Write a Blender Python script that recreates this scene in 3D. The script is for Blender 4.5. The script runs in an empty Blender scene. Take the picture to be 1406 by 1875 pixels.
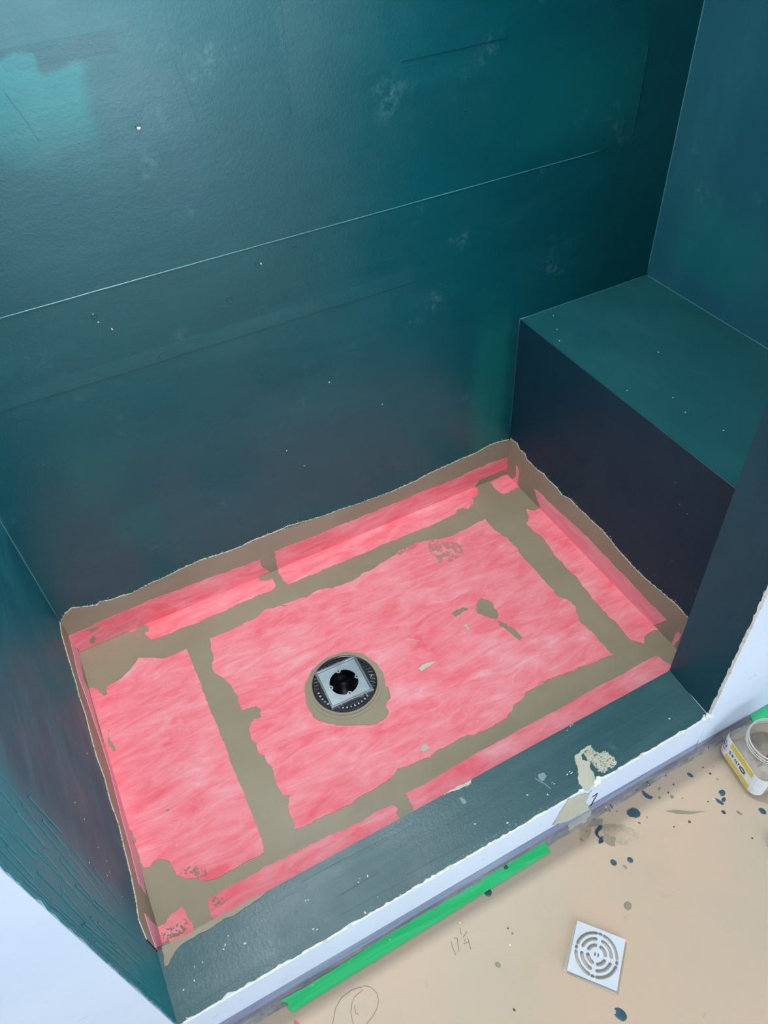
import bpy, bmesh, math, random
from mathutils import Vector, Matrix
from mathutils.geometry import tessellate_polygon

SC = bpy.context.scene
COL = SC.collection

# ------------------------------------------------------------------ camera
cam_d = bpy.data.cameras.new('camera')
cam = bpy.data.objects.new('camera', cam_d)
COL.objects.link(cam)
cam_d.sensor_fit = 'HORIZONTAL'
cam_d.sensor_width = 36.0
cam_d.lens = 1396.38 / 1406.0 * 36.0
cam_d.clip_start = 0.02
Rt = Matrix(((0.88391846, -0.46486442, -0.05088444),
             (-0.36367775, -0.61492488, -0.69971843),
             (0.29398409, 0.63699958, -0.7126043)))
m3 = Matrix((Rt[0], -Rt[1], -Rt[2])).transposed()
cam.matrix_world = Matrix.Translation((0.24714, -0.45107, 1.58816)) @ m3.to_4x4()
SC.camera = cam

# ------------------------------------------------------------------ light
SC.view_settings.view_transform = 'Standard'
SC.view_settings.look = 'None'
SC.view_settings.gamma = 1.0
SC.view_settings.use_curve_mapping = False
SC.view_settings.exposure = 0.0
world = bpy.data.worlds.new('world')
SC.world = world
world.use_nodes = True
bgn = world.node_tree.nodes['Background']
bgn.inputs[0].default_value = (0.70, 0.85, 1.0, 1)
bgn.inputs[1].default_value = 0.6


def area(name, loc, rot, sx, sy, power, col):
    d = bpy.data.lights.new(name, 'AREA')
    d.shape = 'RECTANGLE'
    d.size, d.size_y = sx, sy
    d.energy = power
    d.color = col
    o = bpy.data.objects.new(name, d)
    COL.objects.link(o)
    o.location = loc
    o.rotation_euler = rot
    return o


# daylight through the window in the wall behind the photographer, the ceiling fixture and a lamp added to brighten the shower
area('window_daylight', (0.85, -2.22, 0.98), (math.radians(90), 0, 0), 1.55, 1.85, 42, (0.78, 0.91, 1.0))
area('ceiling_lamp_light', (0.15, -0.75, 2.36), (0, 0, 0), 0.9, 0.9, 9.5, (0.97, 0.98, 1.0))
area('shower_lamp_light', (0.44, 0.70, 2.05), (0, 0, 0), 0.28, 0.28, 29, (0.94, 0.98, 1.0))

# ------------------------------------------------------------------ dimensions (metres)
W, D, HB, HC, CW, WR, HF = 1.30, 0.924, 0.5323, 0.0665, 0.1305, 1.7118, -0.0852
TOP = 2.38

# traced outlines, millimetres on each surface
T = {
'main_sheet':('floor',[(308.9,796.1),(343,793.1),(388.9,793.6),(443,800.2),(462.4,809.9),(496.6,802.9),(533.7,789.9),(492.1,809.3),(528.5,799.8),(572.5,793.8),(610.3,799.4),(651.4,785.1),(680.2,782.8),(716.2,782.1),(738.3,789.6),(783,792.6),(838.3,802.5),(876.7,814.5),(921.8,814.4),(945.1,809.6),(988,793.3),(1023.2,786),(1064.9,788.6),(1109.2,794.6),(1140.1,794.9),(1139.7,755.2),(1144.1,716.7),(1153.1,703.6),(1153.7,656.7),(1147.8,618.7),(1150.1,580.5),(1148.7,538.2),(1151.4,494.7),(1146.9,473.3),(1161.8,447.8),(1167.4,417.9),(1157.3,397.5),(1147.3,377.5),(1153.7,336),(1151.9,306.2),(1153.6,281.1),(1153.5,254.4),(1114.2,259.2),(1075.2,264),(1036.6,268.7),(1007.1,271.3),(979.3,275.8),(951.7,280.3),(1072,266),(1033.9,266.7),(989.3,274.9),(950.4,273.1),(913.7,273.8),(893.3,262.1),(864.5,255.6),(839.5,240.9),(806.6,240.5),(770.5,239),(747.7,239.6),(736.4,249),(713.7,249.5),(684.3,247.9),(649.6,246.4),(636,242.2),(605.8,247.4),(574.6,250.4),(560.9,255.1),(544.2,244.4),(515.5,240.7),(501.2,238.8),(461.5,238.7),(432.1,231.9),(382.9,236.4),(345,236.3),(310.7,243.5),(313.4,270.4),(315.6,294.3),(329.9,314.2),(317.8,318.8),(313.5,347.3),(319.8,393.2),(314.4,405.4),(315.2,428.2),(304.9,438.7),(309.7,462.1),(303.4,472.9),(305.7,500.9),(316.9,519.4),(325.6,525.6),(342.7,520),(349.1,542),(344.5,552.4),(333,556.2),(310.6,559.6),(308.5,583.1),(315.9,597.4),(309,638.8),(302.9,658.7),(291.2,682),(285.7,704.7),(298.9,737.2),(299.9,762.1),(307.5,777.2)]),
'left_sheet':('floor',[(132.9,828.6),(153.6,816.8),(186,795.2),(214,791.9),(246.8,795.6),(246.8,741.7),(245.5,663.6),(244.3,659.3),(243.7,580.9),(244,520.8),(242.6,413.5),(242.2,347.8),(242.5,297.2),(241.9,261),(235.1,229.1),(212.3,228.2),(175.1,227.6),(146.1,228.4),(131.2,227.3),(105.8,237.5),(98.2,247.2),(76.8,258.9),(63,272.1),(61.8,286),(58.9,306.7),(50.6,315.1),(38.1,322),(26.9,320.5),(18.4,315.6),(8.6,319),(5.1,332.4),(3.4,408.8),(2.6,493.8),(1.7,584.7),(-4.9,675.3),(-1.9,798.6),(10.8,799.6),(20.9,788.4),(29.4,762),(37.8,762.6),(41.1,785.2),(80.5,790.5),(105.4,804.4),(126.6,822.7)]),
'back_left_wall':('back',[(0.1,72.3),(50.9,72.3),(84.9,76.4),(128,78.5),(195.7,80.3),(273.3,76.9),(347.7,72.7),(424,68.4),(507.8,64.6),(505.9,38.9),(525.3,10.1),(413.4,16.7),(309.5,18.8),(207.8,17.4),(122.6,12.4),(74.7,14.1),(36.6,14.2),(4.5,10.3),(1.3,35.5)]),
'back_left_floor':('floor',[(121.6,934.8),(207.4,939.2),(310.2,940.4),(415.1,938.6),(526.6,931.6),(517,921.1),(489.8,921.6),(489.5,906.7),(521.9,899.2),(521,869.8),(506.2,859.9),(467.6,864),(419.5,862.9),(365.8,858.5),(320.2,860.4),(270,861.9),(234.9,861.7),(191,863.5),(174.6,866.3),(163.1,896.2),(177.5,894.6),(180.2,913.4),(163.8,926.2),(146.2,915.9),(126.7,925.8)]),
'back_right_wall':('back',[(550.1,71.2),(597.5,72.9),(680.8,67.4),(767.2,69.4),(855.3,67.6),(945.8,69.8),(1045.2,68.7),(1113,67.9),(1188.9,71.9),(1237.9,73.1),(1298.7,69.1),(1302.6,-0.4),(1287.8,21.5),(1233.7,22.4),(1198,23),(1184.6,4.6),(1079.3,10.9),(943.6,9.4),(812.8,11.9),(686.2,10.4),(548.6,7.7)]),
'back_right_floor':('floor',[(550.1,930.7),(689.1,933.1),(817,934.4),(947.7,932.1),(1085,933.5),(1186.4,926.5),(1188,912.4),(1176.6,889),(1154.4,887.3),(1143.4,864.5),(1119.6,854.3),(1106.7,866.8),(1087.3,868.7),(1079.5,856.1),(1038.1,855.1),(970.2,853.4),(891.9,854.2),(815.1,854.9),(746.4,856.1),(685.3,857.8),(612.7,858.5),(549.5,857),(544.5,902.3)]),
'corner_blob':('floor',[(1233.3,916),(1284.3,921.8),(1299.8,917.8),(1297.9,867.2),(1293,854.8),(1257.8,850.7),(1241.7,853.3),(1234.4,879.7)]),
'corner_sliver':('bench',[(879.9,70.9),(862.2,60),(862,2.4),(890.9,-4.9),(874.6,28.7)]),
'right_wall_band':('bench',[(785.5,50.7),(756.3,57.2),(730.4,54.1),(673.2,57.5),(595.3,63.7),(519.9,63.8),(447.3,61.1),(378.5,61.3),(311.2,56),(245.1,56.3),(262.6,21),(273.6,4.1),(262.7,-11.3),(359.6,-9.3),(489.6,-3.7),(613.2,-3.4),(747.1,0),(770.5,27.3)]),
'right_floor_band':('floor',[(1299.6,746.6),(1296.9,609.8),(1296.8,486.4),(1293.1,354),(1291.8,256.8),(1276.8,262.3),(1262,261.5),(1240.6,243.4),(1231,254.9),(1219.6,267.5),(1222,296.9),(1219.8,348.6),(1221.3,406.8),(1226.5,472),(1228.3,527.7),(1226.1,587.9),(1236.6,642.9),(1230.7,693.6),(1229.7,722.4),(1250.5,738.9),(1262.7,769.3),(1278.2,751.6),(1294.7,752.8)]),
'front_right':('floor',[(549.4,196.9),(597.7,194.9),(653.9,197.5),(711.3,200.1),(768.6,200.6),(827.1,201.1),(886.8,201.7),(946.1,199.9),(1010,202.7),(1073.6,203.3),(1136.6,201.5),(1205,204.4),(1239.9,202.3),(1246.6,198.4),(1247.1,184),(1254.2,165.8),(1245.9,156),(964.5,159.8),(739.6,156.5),(546,155.7)]),
'front_left':('floor',[(101.6,192.5),(111.1,199.8),(128.8,199.2),(164.3,198),(201.5,199.9),(238.1,198.7),(275.8,199),(345.2,195),(459.2,190.2),(489.4,190.8),(513.4,186.8),(518.8,177.2),(510.1,166),(515.4,156.5),(512.1,150.4),(343.2,150.2),(222.4,152.2),(111.3,153.9),(107.4,157.6),(100,166.9),(102.6,179.5)]),
'front_corner':('floor',[(2.3,195.9),(19.6,196.8),(32.9,207),(54.9,210.9),(58.5,200),(59.8,181.9),(64.3,169),(58.6,161.8),(39.8,161.9),(13.9,165.9),(0.2,165),(-2.1,174.6)]),
'right_end_chip':('bench',[(207.8,53.8),(196.7,56.5),(200.7,-17.9),(209,-10.9)]),
'left_sliver':('left',[(924.5,71.8),(941.6,34.7),(931.9,5.9),(934.4,-9.7),(800.2,42.2),(789,12.2),(653.5,30.7),(591.7,-10.8),(503.7,-16.6),(420.8,-22.2),(340.4,-12.7),(255.1,24.9),(260,50.3),(262.7,71.4),(298.8,61.9),(346.7,54.9),(400.9,56.1),(471.7,46.2),(547.3,35.5),(615.5,45.7),(677.7,62.4),(729,76.1),(772,96.1),(902.6,71.2)]),
'left_low_sliver':('left',[(191.6,97.8),(192.2,56.6),(198.8,-5.2),(158,6.8),(132.3,82),(158.3,90.3)]),
'thin_back':('back',[(-0.1,130.3),(1,133.3),(20.2,150.2),(39.1,159.8),(50.7,154.4),(78.1,141.7),(92.3,136.1),(102,144.7),(122.1,135.5),(154.1,133.5),(176.1,128.5),(211,134.6),(259.8,137.7),(310,143.9),(360,147.1),(418.6,140.6),(463.9,138),(506.2,143.1),(558.3,141.7),(600.9,143),(651.6,136),(566.9,137.7),(602.3,143.3),(653.7,136.1),(700.3,128.6),(742.4,128.5),(790.6,122.4),(846.2,119.9),(909.2,117.4),(947.7,120.3),(986.5,120.9),(1025.8,129.2),(1078.6,131.4),(1125.3,135.1),(1179.4,135),(1226.9,144.3),(1261.6,142.7),(1295.6,137)]),
'thin_bench':('bench',[(927.2,129),(917.7,141.3),(887.1,148.1),(872.1,135.5),(846.1,138.1),(835.6,125.7),(809.6,125.2),(784,124.8),(759.8,130.4),(726.3,126.8),(694.4,129.2),(672.8,120.1),(640.4,134),(609.1,130.5),(579.6,132.8),(542.7,132.1),(507.3,134.1),(478.4,130.8),(448.6,122.1),(413.9,118.8),(373.3,115.5),(347.3,115.1),(322.4,117.3),(292.6,122),(262.7,124),(234.3,128.4),(200.4,122.8)]),
'thin_left':('left',[(923.4,130.9),(862.1,152.1),(809.2,151.1),(756.2,145.1),(716.6,138.2),(672.7,147.2),(677.8,143.3),(639.6,128.4),(561.2,135.9),(522,135.3),(483.2,112.9),(422.2,119.6),(377,99),(323,109.8),(262.6,117),(204.7,135.7),(161.1,159.5),(118.4,178.4),(111.4,137)]),
'curb_smear':('curb',[(10.1,133.7),(6.7,105.9),(6.3,100.5),(9.3,98.9),(14.7,101.6),(24.1,110),(33.1,116.6),(43.6,120.1),(56.8,121.1),(71.2,121.4),(82,121.5),(99.5,120.2),(116.5,122.1),(149.6,120.7),(185.2,124.9),(218.5,130.1),(153.4,131.3),(113.2,132.1),(54,130.8),(11.4,134.1)]),
'curb_smear2':('curb',[(601.4,128.6),(639.3,131.2),(670.2,130.1),(663.3,123.2),(630.6,125.5)]),
'curb_smear3':('curb',[(626.1,109.7),(632.6,107.7),(635.6,94.1),(630.5,91.8),(625.9,96.9)]),
'curb_smear4':('curb',[(798,72.4),(809.2,68.9),(804.1,58.2),(794.2,55.7),(791.1,62.8)]),
'cream_blob':('curb',[(884.6,67.5),(891.3,69.1),(904.1,71.5),(917.1,72.4),(931.4,71.2),(923.5,64.7),(914.4,67.1),(906.9,64.5),(897.7,61.5),(893.8,53),(905.3,45.2),(904.5,39),(898.3,34.6),(895.8,28.1),(896.4,18.6),(893.3,11.3),(885.1,4.4),(872.7,-2.8),(864.9,-6),(857.1,0.9),(857.3,9.6),(855.4,15.8),(859.8,24.8),(869.6,37.5),(876.7,51.9)]),
'cream_porous':('curb',[(906.9,64.5),(927.7,66.5),(930.2,54.1),(936.5,46.6),(947.9,47),(950,37.7),(954.4,24.5),(953.1,14.6),(944.8,11.3),(935.5,9.9),(931.1,16.3),(918.2,10.4),(912.8,12.1),(906.6,19.5),(908.2,31.7),(907.9,39.8),(902.8,50.6)]),
'white_chunk':('curb',[(884.3,3.5),(894.4,9.4),(901.9,5.3),(903.1,-3.2),(897.7,-6.5),(877.1,-3.9)]),
'curb_scratch':('curb',[(784.7,69),(795.3,49.8),(803,27.1),(809.5,3.3)]),
'face_smear':('front',[(816.4,71),(851.8,54.4),(862.1,48.1),(875.3,33.9),(878.7,45),(872.7,-6.3),(882.9,-33.2),(891.5,-66.9),(878.1,-62.4),(856.6,-59.4),(835.3,-56.4),(788.4,-24.5),(798.4,5.2)]),
'drain':('floor',[(551.9,504.5),(483.9,543),(619.8,466),(590.8,585.2),(515.5,428.7),(501.7,563.4),(607.5,560),(603.6,446.6),(496.5,450.5),(551.2,504),(517.7,518.6),(586.3,491.5),(563.8,540.8),(535.3,470.9)]),
'drain_smear':('floor',[(466.3,547.7),(454,513.9),(449,496.9),(448.6,460.8),(461.2,441.4),(487.4,415.8),(513.3,400.4),(550.6,378.9),(572,373.6),(587,374.7),(606.1,383.1),(609.9,389.3),(608.4,401.3),(616,411),(628.3,415.5),(634.4,429.2),(638.6,444.2),(633,450.3),(641.8,471.8),(644.5,479.3),(645.3,515.2),(628.8,558.8),(590.9,586.7),(542.5,592.4),(498,577.6)]),
'smear_a':('floor',[(953.8,812.1),(978.1,793),(1033,737),(1014.4,712.9),(977.7,704.5),(937.2,723.6),(937.8,769.3)]),
'smear_b':('floor',[(963.3,556.5),(975.9,556.8),(991.3,532.7),(985,513.8),(983.2,492.6),(971.7,484.5),(957.4,500),(940.4,520.9),(944.6,537)]),
'smear_c':('floor',[(967.2,487.1),(984.1,448.5),(997,405.7),(987.5,400.7),(978,430.7),(965.6,466.3)]),
'smear_d':('floor',[(882.3,554.3),(898,560.2),(923.9,552.7),(924.9,544.6),(908.1,546.9),(886.2,541)]),
'smear_e':('floor',[(890.7,509.3),(896.8,509.4),(897.3,491.1),(889.6,488.4)]),
'smear_f':('floor',[(725.9,452.1),(738,458.4),(769.4,453.8),(772.2,448.9),(747.9,446.1),(729.5,443.5)]),
'smear_g':('floor',[(15.7,668.7),(19.8,663.9),(15.5,634.3),(21.1,616.6),(22,604.1),(13,607.6),(9.2,632.9)]),
'smear_h':('floor',[(0.2,410.5),(6.6,407),(6.1,391),(5.6,375.2),(2,389.2)]),
'smear_i':('floor',[(83.3,414.6),(88.7,413.7),(89.3,409.1),(83.6,409.3)]),
'smear_j':('floor',[(723.5,450.2),(734.1,458.2),(756.2,454.2),(750.2,449.1),(731.1,442.3)]),
'smear_k':('floor',[(624.8,266.2),(635.5,275.2),(645.3,272.7),(644.3,261.3),(632,259.3)]),
'smear_l':('floor',[(828.3,795.6),(856.8,813.2),(893.1,809.3),(919.9,811.1),(899.1,797.1),(867.7,798.2)]),
'smear_m':('back',[(45,68.5),(63.3,67.7),(75.5,61.7),(64,55.3),(50.5,56.8)]),
'smear_n':('back',[(40,32.1),(50.4,39.3),(53.8,26.4),(48.4,14),(37.3,19.4)]),
'speck_left':('floor',[(82.8,278.3),(102.9,273),(121.8,253.1),(118.6,243.5),(98.7,248.8),(63.3,273.1)]),
'speck_front':('floor',[(114.7,199.7),(132.1,188.3),(131.9,177.7),(116.9,175.2),(106.1,184.7)]),
'speck_corner':('floor',[(43.2,184),(53.8,185.1),(62.8,169.8),(43.6,163.2),(20.6,165.6),(5.2,170.6),(5.6,183.9)]),
'tape':('out',[(160.6,-7.8),(200,-9.6),(250,-8.8),(300,-8.2),(420,-5.5),(560,-4.2),(680,-3.6),(774.5,-3.1),(771.5,-16),(772,-28.9),(600,-30.6),(400,-33.4),(280,-35),(175.8,-36.5),(169.8,-27.9),(172,-18)]),
'tape2':('out',[(1368,-0.8),(1430.9,2.1),(1494.1,4),(1479.3,-42),(1410.8,-39.7),(1360.6,-17.9)]),
'strip_low':('out',[(107,-20.5),(771.5,-14.2),(894.1,-17.9),(1069.8,-18.2),(1281.5,-18.3),(1410.9,-16.7)]),
'strip_ridge':('out',[(847,9.8),(905.3,8),(986.2,3.8),(1080.2,-6.7),(1236.1,-10.5),(1358.8,-5.7)]),
'white_line':('front',[(69.3,-62.6),(321.1,-108.5),(698.9,-86.5),(777.9,-51.9),(895,-58),(1176.9,-77.2),(1421.2,-67.3)]),
'purple_top':('front',[(53.3,-22.6),(326.2,-49.6),(693.7,-24.6),(890.4,-36.3),(989.4,-47.2),(1068.2,-16.6),(1165.6,-40.3)]),
'wl':('back',[(168.6,906.3),(1151.3,905.5),(130.3,809.8),(360.5,797.8),(791.5,799.3),(1156,788.3),(98.9,730.8),(436.2,726.7),(783.6,729.8),(920.1,1161.6),(1045.5,1164.2),(987.9,1167.6),(1201.4,1177.6)]),
'nails':('back',[(489,1159.6),(956.5,1107.2),(645.5,873.1),(320.3,863.4),(729.1,884.1),(576.6,815.7),(229.6,335.6),(419.3,740.6),(1122.2,1057.8)]),
'green_tl':('back',[(319.7,1287),(362.4,1287),(360.7,1260.9),(445.7,1258.4),(400.6,1211.1),(332.3,1172.8),(313,1176.9),(310.3,1243.4)]),
'grey_tl':('back',[(371.1,1289.1),(461,1279.8),(449.7,1257.7),(362.5,1260.6)]),
'green_r':('back',[(1241.5,1148.2),(1553.3,1086.9),(1575.2,928.9),(1190.7,942.2)]),
'others':('back',[(562.8,1240),(577.8,1151.1),(760.6,1297.1),(755.1,1133.9),(885.5,1263.7),(916.1,1226.7),(925.6,1160.6)]),
'specks_back':('back',[(654.1,869.5),(319.1,866),(342.5,825.7),(323.3,847.4),(766.3,541.3),(635.5,390.2),(672.5,323.2),(898.7,424.5)]),
'flecks_top':('benchtop',[(1384.8,427.5),(1398.1,480.6),(1380.8,892.8),(1350.8,836.7),(1324.6,792.8),(1490.2,630.7),(1409,341.6),(1330.8,552.6)]),
'flecks_curb':('curb',[(68.2,74.2),(24.5,49),(113.9,81.9),(53.2,74.5),(45.9,53.6),(123.3,93.1),(17.5,5),(394.2,21),(379.7,66.4),(374.6,61.4),(394.5,63.5),(265.3,28.8),(271.1,24.7),(277.2,78.9),(272.7,80.3),(112.6,81),(108.5,76.2),(146.3,66.5),(433.3,3.7),(361.2,8.1),(751.3,47),(855.4,45.8),(857.8,41.7),(847.7,43),(812.6,40.1),(810.2,44.2),(728.3,-2.6),(684,19.5),(908.7,123.2),(898.9,114.1),(927.3,128.7),(921.1,128.1),(1116.9,38.8),(787.4,27.9),(626.4,48.8),(1115.7,38.4)]),
'flecks_left':('left',[(480.2,222.3),(269.2,419.7),(163.4,419.6),(217.2,295.9),(197.6,294.2),(256.4,382.7),(170.7,247.7),(182.2,317.7),(226,334.5)]),
'flecks_bench':('bench',[(336.8,437.8),(310.1,395.9),(284.7,388.5),(284,235.4),(341.2,149.7),(316.9,152.1),(201.5,212.4),(468.5,138.2),(570.1,253.2),(634.5,162.2)]),
'grate':('out',[(738.7,-160.2),(799.2,-231.9),(728,-297.9),(665.6,-226),(659.4,-223.4),(736.9,-154.8),(721.1,-301.3)]),
'pen':('out',[(498.8,-75.1),(496,-84.5),(494,-100.5),(506.3,-72.8),(512.4,-74.6),(507.5,-86.1),(502.9,-97.6),(527.1,-62.4),(522.4,-73.6),(522.6,-80.1),(536.1,-74.7),(525.2,-84.7),(517.8,-90.8),(528.1,-91.6),(530.7,-84.5),(528.2,-94.2),(525,-105)]),
'oval':('out',[(311.8,-60.5),(318,-64.7),(323.7,-69.9),(328.7,-82.8),(326.3,-95.9),(317.9,-105.7),(305,-112.9),(289.1,-118.5),(270,-124.5),(267.4,-106.8),(270.8,-88.8),(279.2,-76.3),(287.5,-69.3),(295,-67.5),(308.3,-66)]),
'arc':('out',[(309.6,-61.4),(296.7,-57.4),(287.4,-56.1),(266.7,-58),(248.7,-68.4),(233.5,-88.6),(225.9,-103.5)]),
'ell':('out',[(283.2,-81.3),(280.2,-88.2),(279,-94.6),(283.3,-97.8)]),
'crescent':('out',[(897.1,-33.1),(902.4,-37.4),(898.9,-40.8),(893.4,-43.1),(889.2,-42.8),(884.6,-44.9),(881.5,-49.7),(881.6,-55),(889.3,-55.4),(885.4,-58.4),(882.6,-65.4),(877.8,-66),(871.2,-64.3),(874,-60),(879.1,-56.3),(877.5,-50.2),(878.3,-42.7),(882.9,-38),(888.5,-36.4)]),
'brown_smear':('out',[(887.8,-57.2),(897.2,-56.4),(901.3,-59.4),(899.9,-63.8),(911.2,-71.4),(905.2,-75.9),(897.4,-84.6),(891.8,-80.8),(887,-74.3),(884.5,-68.4),(884.4,-63.2)]),
'green_blob':('out',[(879.5,-22),(891.6,-17.9),(898.2,-18.8),(912.5,-26.8),(907.4,-32.1),(901.4,-36.8),(887.9,-31.8),(877.9,-25.9)]),
'greysmear':('out',[(904.9,-36.1),(926,-46.4),(947.7,-66.4),(958.2,-85.5),(947.2,-96.5),(922.8,-96),(899.4,-85.7),(906.4,-70.1),(894,-51.4)]),
'tan_smear':('out',[(857.2,-15.1),(879.9,-19.6),(879.3,-26),(865.8,-41.1),(841.5,-53.8),(832.9,-46.4)]),
'strip_smear':('out',[(841.4,2.4),(889.3,2.2),(899.7,-0.9),(893.9,-8.3),(878,-13.9),(859.7,-10.3),(831.8,-10.3)]),
'streak':('out',[(1041.4,-77.7),(1056.4,-83.3),(1073.1,-94.1),(1095.2,-108.8),(1115.4,-120.7),(1092.3,-111.9),(1070.5,-101.8),(1052.3,-87.7)]),
'leaf':('out',[(1027.8,-17.4),(1031,-20.5),(1033.8,-31.1),(1039.4,-41.6),(1032.6,-42.7),(1025.5,-35.5),(1023.9,-25.6)]),
'blob_big':('out',[(969.3,-37.8),(975.5,-37.2),(985.5,-38.4),(991.8,-46.3),(991.8,-55),(986,-60.2),(976.6,-58.9),(966.2,-50.8),(965,-43.4)]),
'drops':('out',[(1145.9,-42),(1186.9,-61),(1177.1,-106.6),(1157.5,-118.1),(1169.1,-119.3),(1148.6,-139.9),(1222.1,-177.9),(1176,-157.1),(975.2,-70.7),(936.9,-19.8),(1070,-120.4),(1191.5,-78.4),(998,-69.5),(1075.8,-60.5),(1050.9,-48.8),(1098.9,-40.7),(1075.9,-49.5),(1064.9,-33.1),(1136.4,-106.4),(1184,-42.2),(1205.8,-52.3),(1093.9,-74.2),(1033.8,-112.7),(949.6,-28.1),(1102.8,5.7),(888.4,-127.7),(1159.6,-209.6),(1151,-108.4),(873.4,-109.2),(906.8,-121.6),(844.8,-40.4),(865.7,-31.1),(612.5,-33.3),(843.6,-188.7),(708.9,-327.6),(610,-108.5),(612.3,-120.3),(541.8,-229.2),(556.6,-152.8),(531.4,-54.4),(596.7,-135.2)]),
'tape_dot':('out',[(671.5,-10.7)]),
'red':('out',[(674.2,3.6),(676.9,5.6),(688.7,6.2),(697.3,5.6),(701.9,4.9),(702.3,1.7),(693.5,0),(681.6,1.3)]),
'red2':('out',[(171.9,-49.4),(174.7,-50.2),(179.2,-58.2),(179.5,-61.2),(170,-57.5)]),
'squiggle':('front',[(889.3,1.1),(893.5,0.3),(901.5,5.6),(900.2,-13.3),(893.9,-48.1)]),
'jarpts':('out',[(1231.9,-38.8),(1212.9,-139),(1282.7,-155.2)]),
'label':('out',[(1282.3,-25.8),(1249.3,-33.8),(1245.8,-49.8),(1235,-122.6)]),
'left_edge':('left',[(2,806.1),(-1.4,741.3),(-2.5,667.2),(2.2,572.3),(2.2,497.2),(5.8,410.3),(-1.3,321.4),(-12.4,236.7),(-17.7,172.5)]),
'left_stroke1':('left',[(75.9,780.1),(58.3,738.4),(54.9,675.6),(61.2,593.9),(32.8,491.9),(34.1,368.8),(14.4,197.6)]),
'scuffs_back':('back',[(306,887.2),(342.1,824.6),(273.8,913.9),(1360.2,831.2)]),
}

# ------------------------------------------------------------------ helpers
FR = {
    'floor': lambda a, b, h: (a, b, h),
    'curb': lambda a, b, h: (a, b, HC + h),
    'out': lambda a, b, h: (a, b, HF + h),
    'back': lambda a, b, h: (a, D - h, b),
    'left': lambda a, b, h: (h, a, b),
    'bench': lambda a, b, h: (W - h, a, b),
    'front': lambda a, b, h: (a, -h, b),
    'benchtop': lambda a, b, h: (a, b, HB + h),
    'right': lambda a, b, h: (WR - h, a, b),
}


def link_mesh(name, verts, faces, mat, parent=None, smooth=False):
    me = bpy.data.meshes.new(name)
    me.from_pydata([tuple(v) for v in verts], [], faces)
    me.validate()
    bm = bmesh.new()
    bm.from_mesh(me)
    bmesh.ops.recalc_face_normals(bm, faces=bm.faces)
    bm.to_mesh(me)
    bm.free()
    if smooth:
        for p in me.polygons:
            p.use_smooth = True
    me.materials.append(mat)
    o = bpy.data.objects.new(name, me)
    COL.objects.link(o)
    if parent is not None:
        o.parent = parent
        o.matrix_parent_inverse = Matrix.Translation(-parent.location) if parent.type == 'EMPTY' else Matrix.Identity(4)
    return o


def link_bm(name, bm, mat, parent=None, smooth=False):
    bmesh.ops.recalc_face_normals(bm, faces=bm.faces)
    me = bpy.data.meshes.new(name)
    bm.to_mesh(me)
    bm.free()
    if smooth:
        for p in me.polygons:
            p.use_smooth = True
    me.materials.append(mat)
    o = bpy.data.objects.new(name, me)
    COL.objects.link(o)
    if parent is not None:
        o.parent = parent
        o.matrix_parent_inverse = Matrix.Translation(-parent.location) if parent.type == 'EMPTY' else Matrix.Identity(4)
    return o


def struct(o, label=None, cat=None):
    o['kind'] = 'structure'
    if label:
        o['label'] = label
    if cat:
        o['category'] = cat
    return o


def thing(name, label, cat, loc=(0, 0, 0), group=None):
    o = bpy.data.objects.new(name, None)
    o.empty_display_size = 0.05
    COL.objects.link(o)
    o.location = loc
    o['label'] = label
    o['category'] = cat
    if group:
        o['group'] = group
    return o


def tag(o, label, cat, group=None):
    o['label'] = label
    o['category'] = cat
    if group:
        o['group'] = group
    return o


def bm_box(bm, lo, hi, bevel=0.0):
    r = bmesh.ops.create_cube(bm, size=1)
    vs = r['verts']
    for v in vs:
        v.co = Vector([lo[i] if v.co[i] < 0 else hi[i] for i in range(3)])
    if bevel:
        es = list({e for v in vs for e in v.link_edges})
        bmesh.ops.bevel(bm, geom=es, offset=bevel, segments=2, affect='EDGES')


def box(name, lo, hi, mat, parent=None, bevel=0.0):
    bm = bmesh.new()
    bm_box(bm, lo, hi, bevel)
    return link_bm(name, bm, mat, parent)


def rag(pts, amp, step, seed):
    """break a traced outline up into a torn, trowelled edge"""
    rnd = random.Random(seed)
    out = []
    n = len(pts)
    for i in range(n):
        a, b = Vector(pts[i]), Vector(pts[(i + 1) % n])
        seg = [a, b]
        if a.x == b.x or a.y == b.y:
            out.append(a)
            continue
        while max((seg[j + 1] - seg[j]).length for j in range(len(seg) - 1)) > step:
            ns = [seg[0]]
            for j in range(len(seg) - 1):
                d = seg[j + 1] - seg[j]
                L = d.length
                if L > step * 0.7:
                    nrm = Vector((-d.y, d.x)) / max(L, 1e-9)
                    k = min(L, 0.02)
                    ns.append((seg[j] + seg[j + 1]) / 2 + nrm * rnd.uniform(-amp, amp) * k)
                ns.append(seg[j + 1])
            seg = ns
        out += seg[:-1]
    return [(v[0], v[1]) for v in out]


def T_(name):
    pl, pts = T[name]
    return pl, [(a / 1000.0, b / 1000.0) for a, b in pts]


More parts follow.
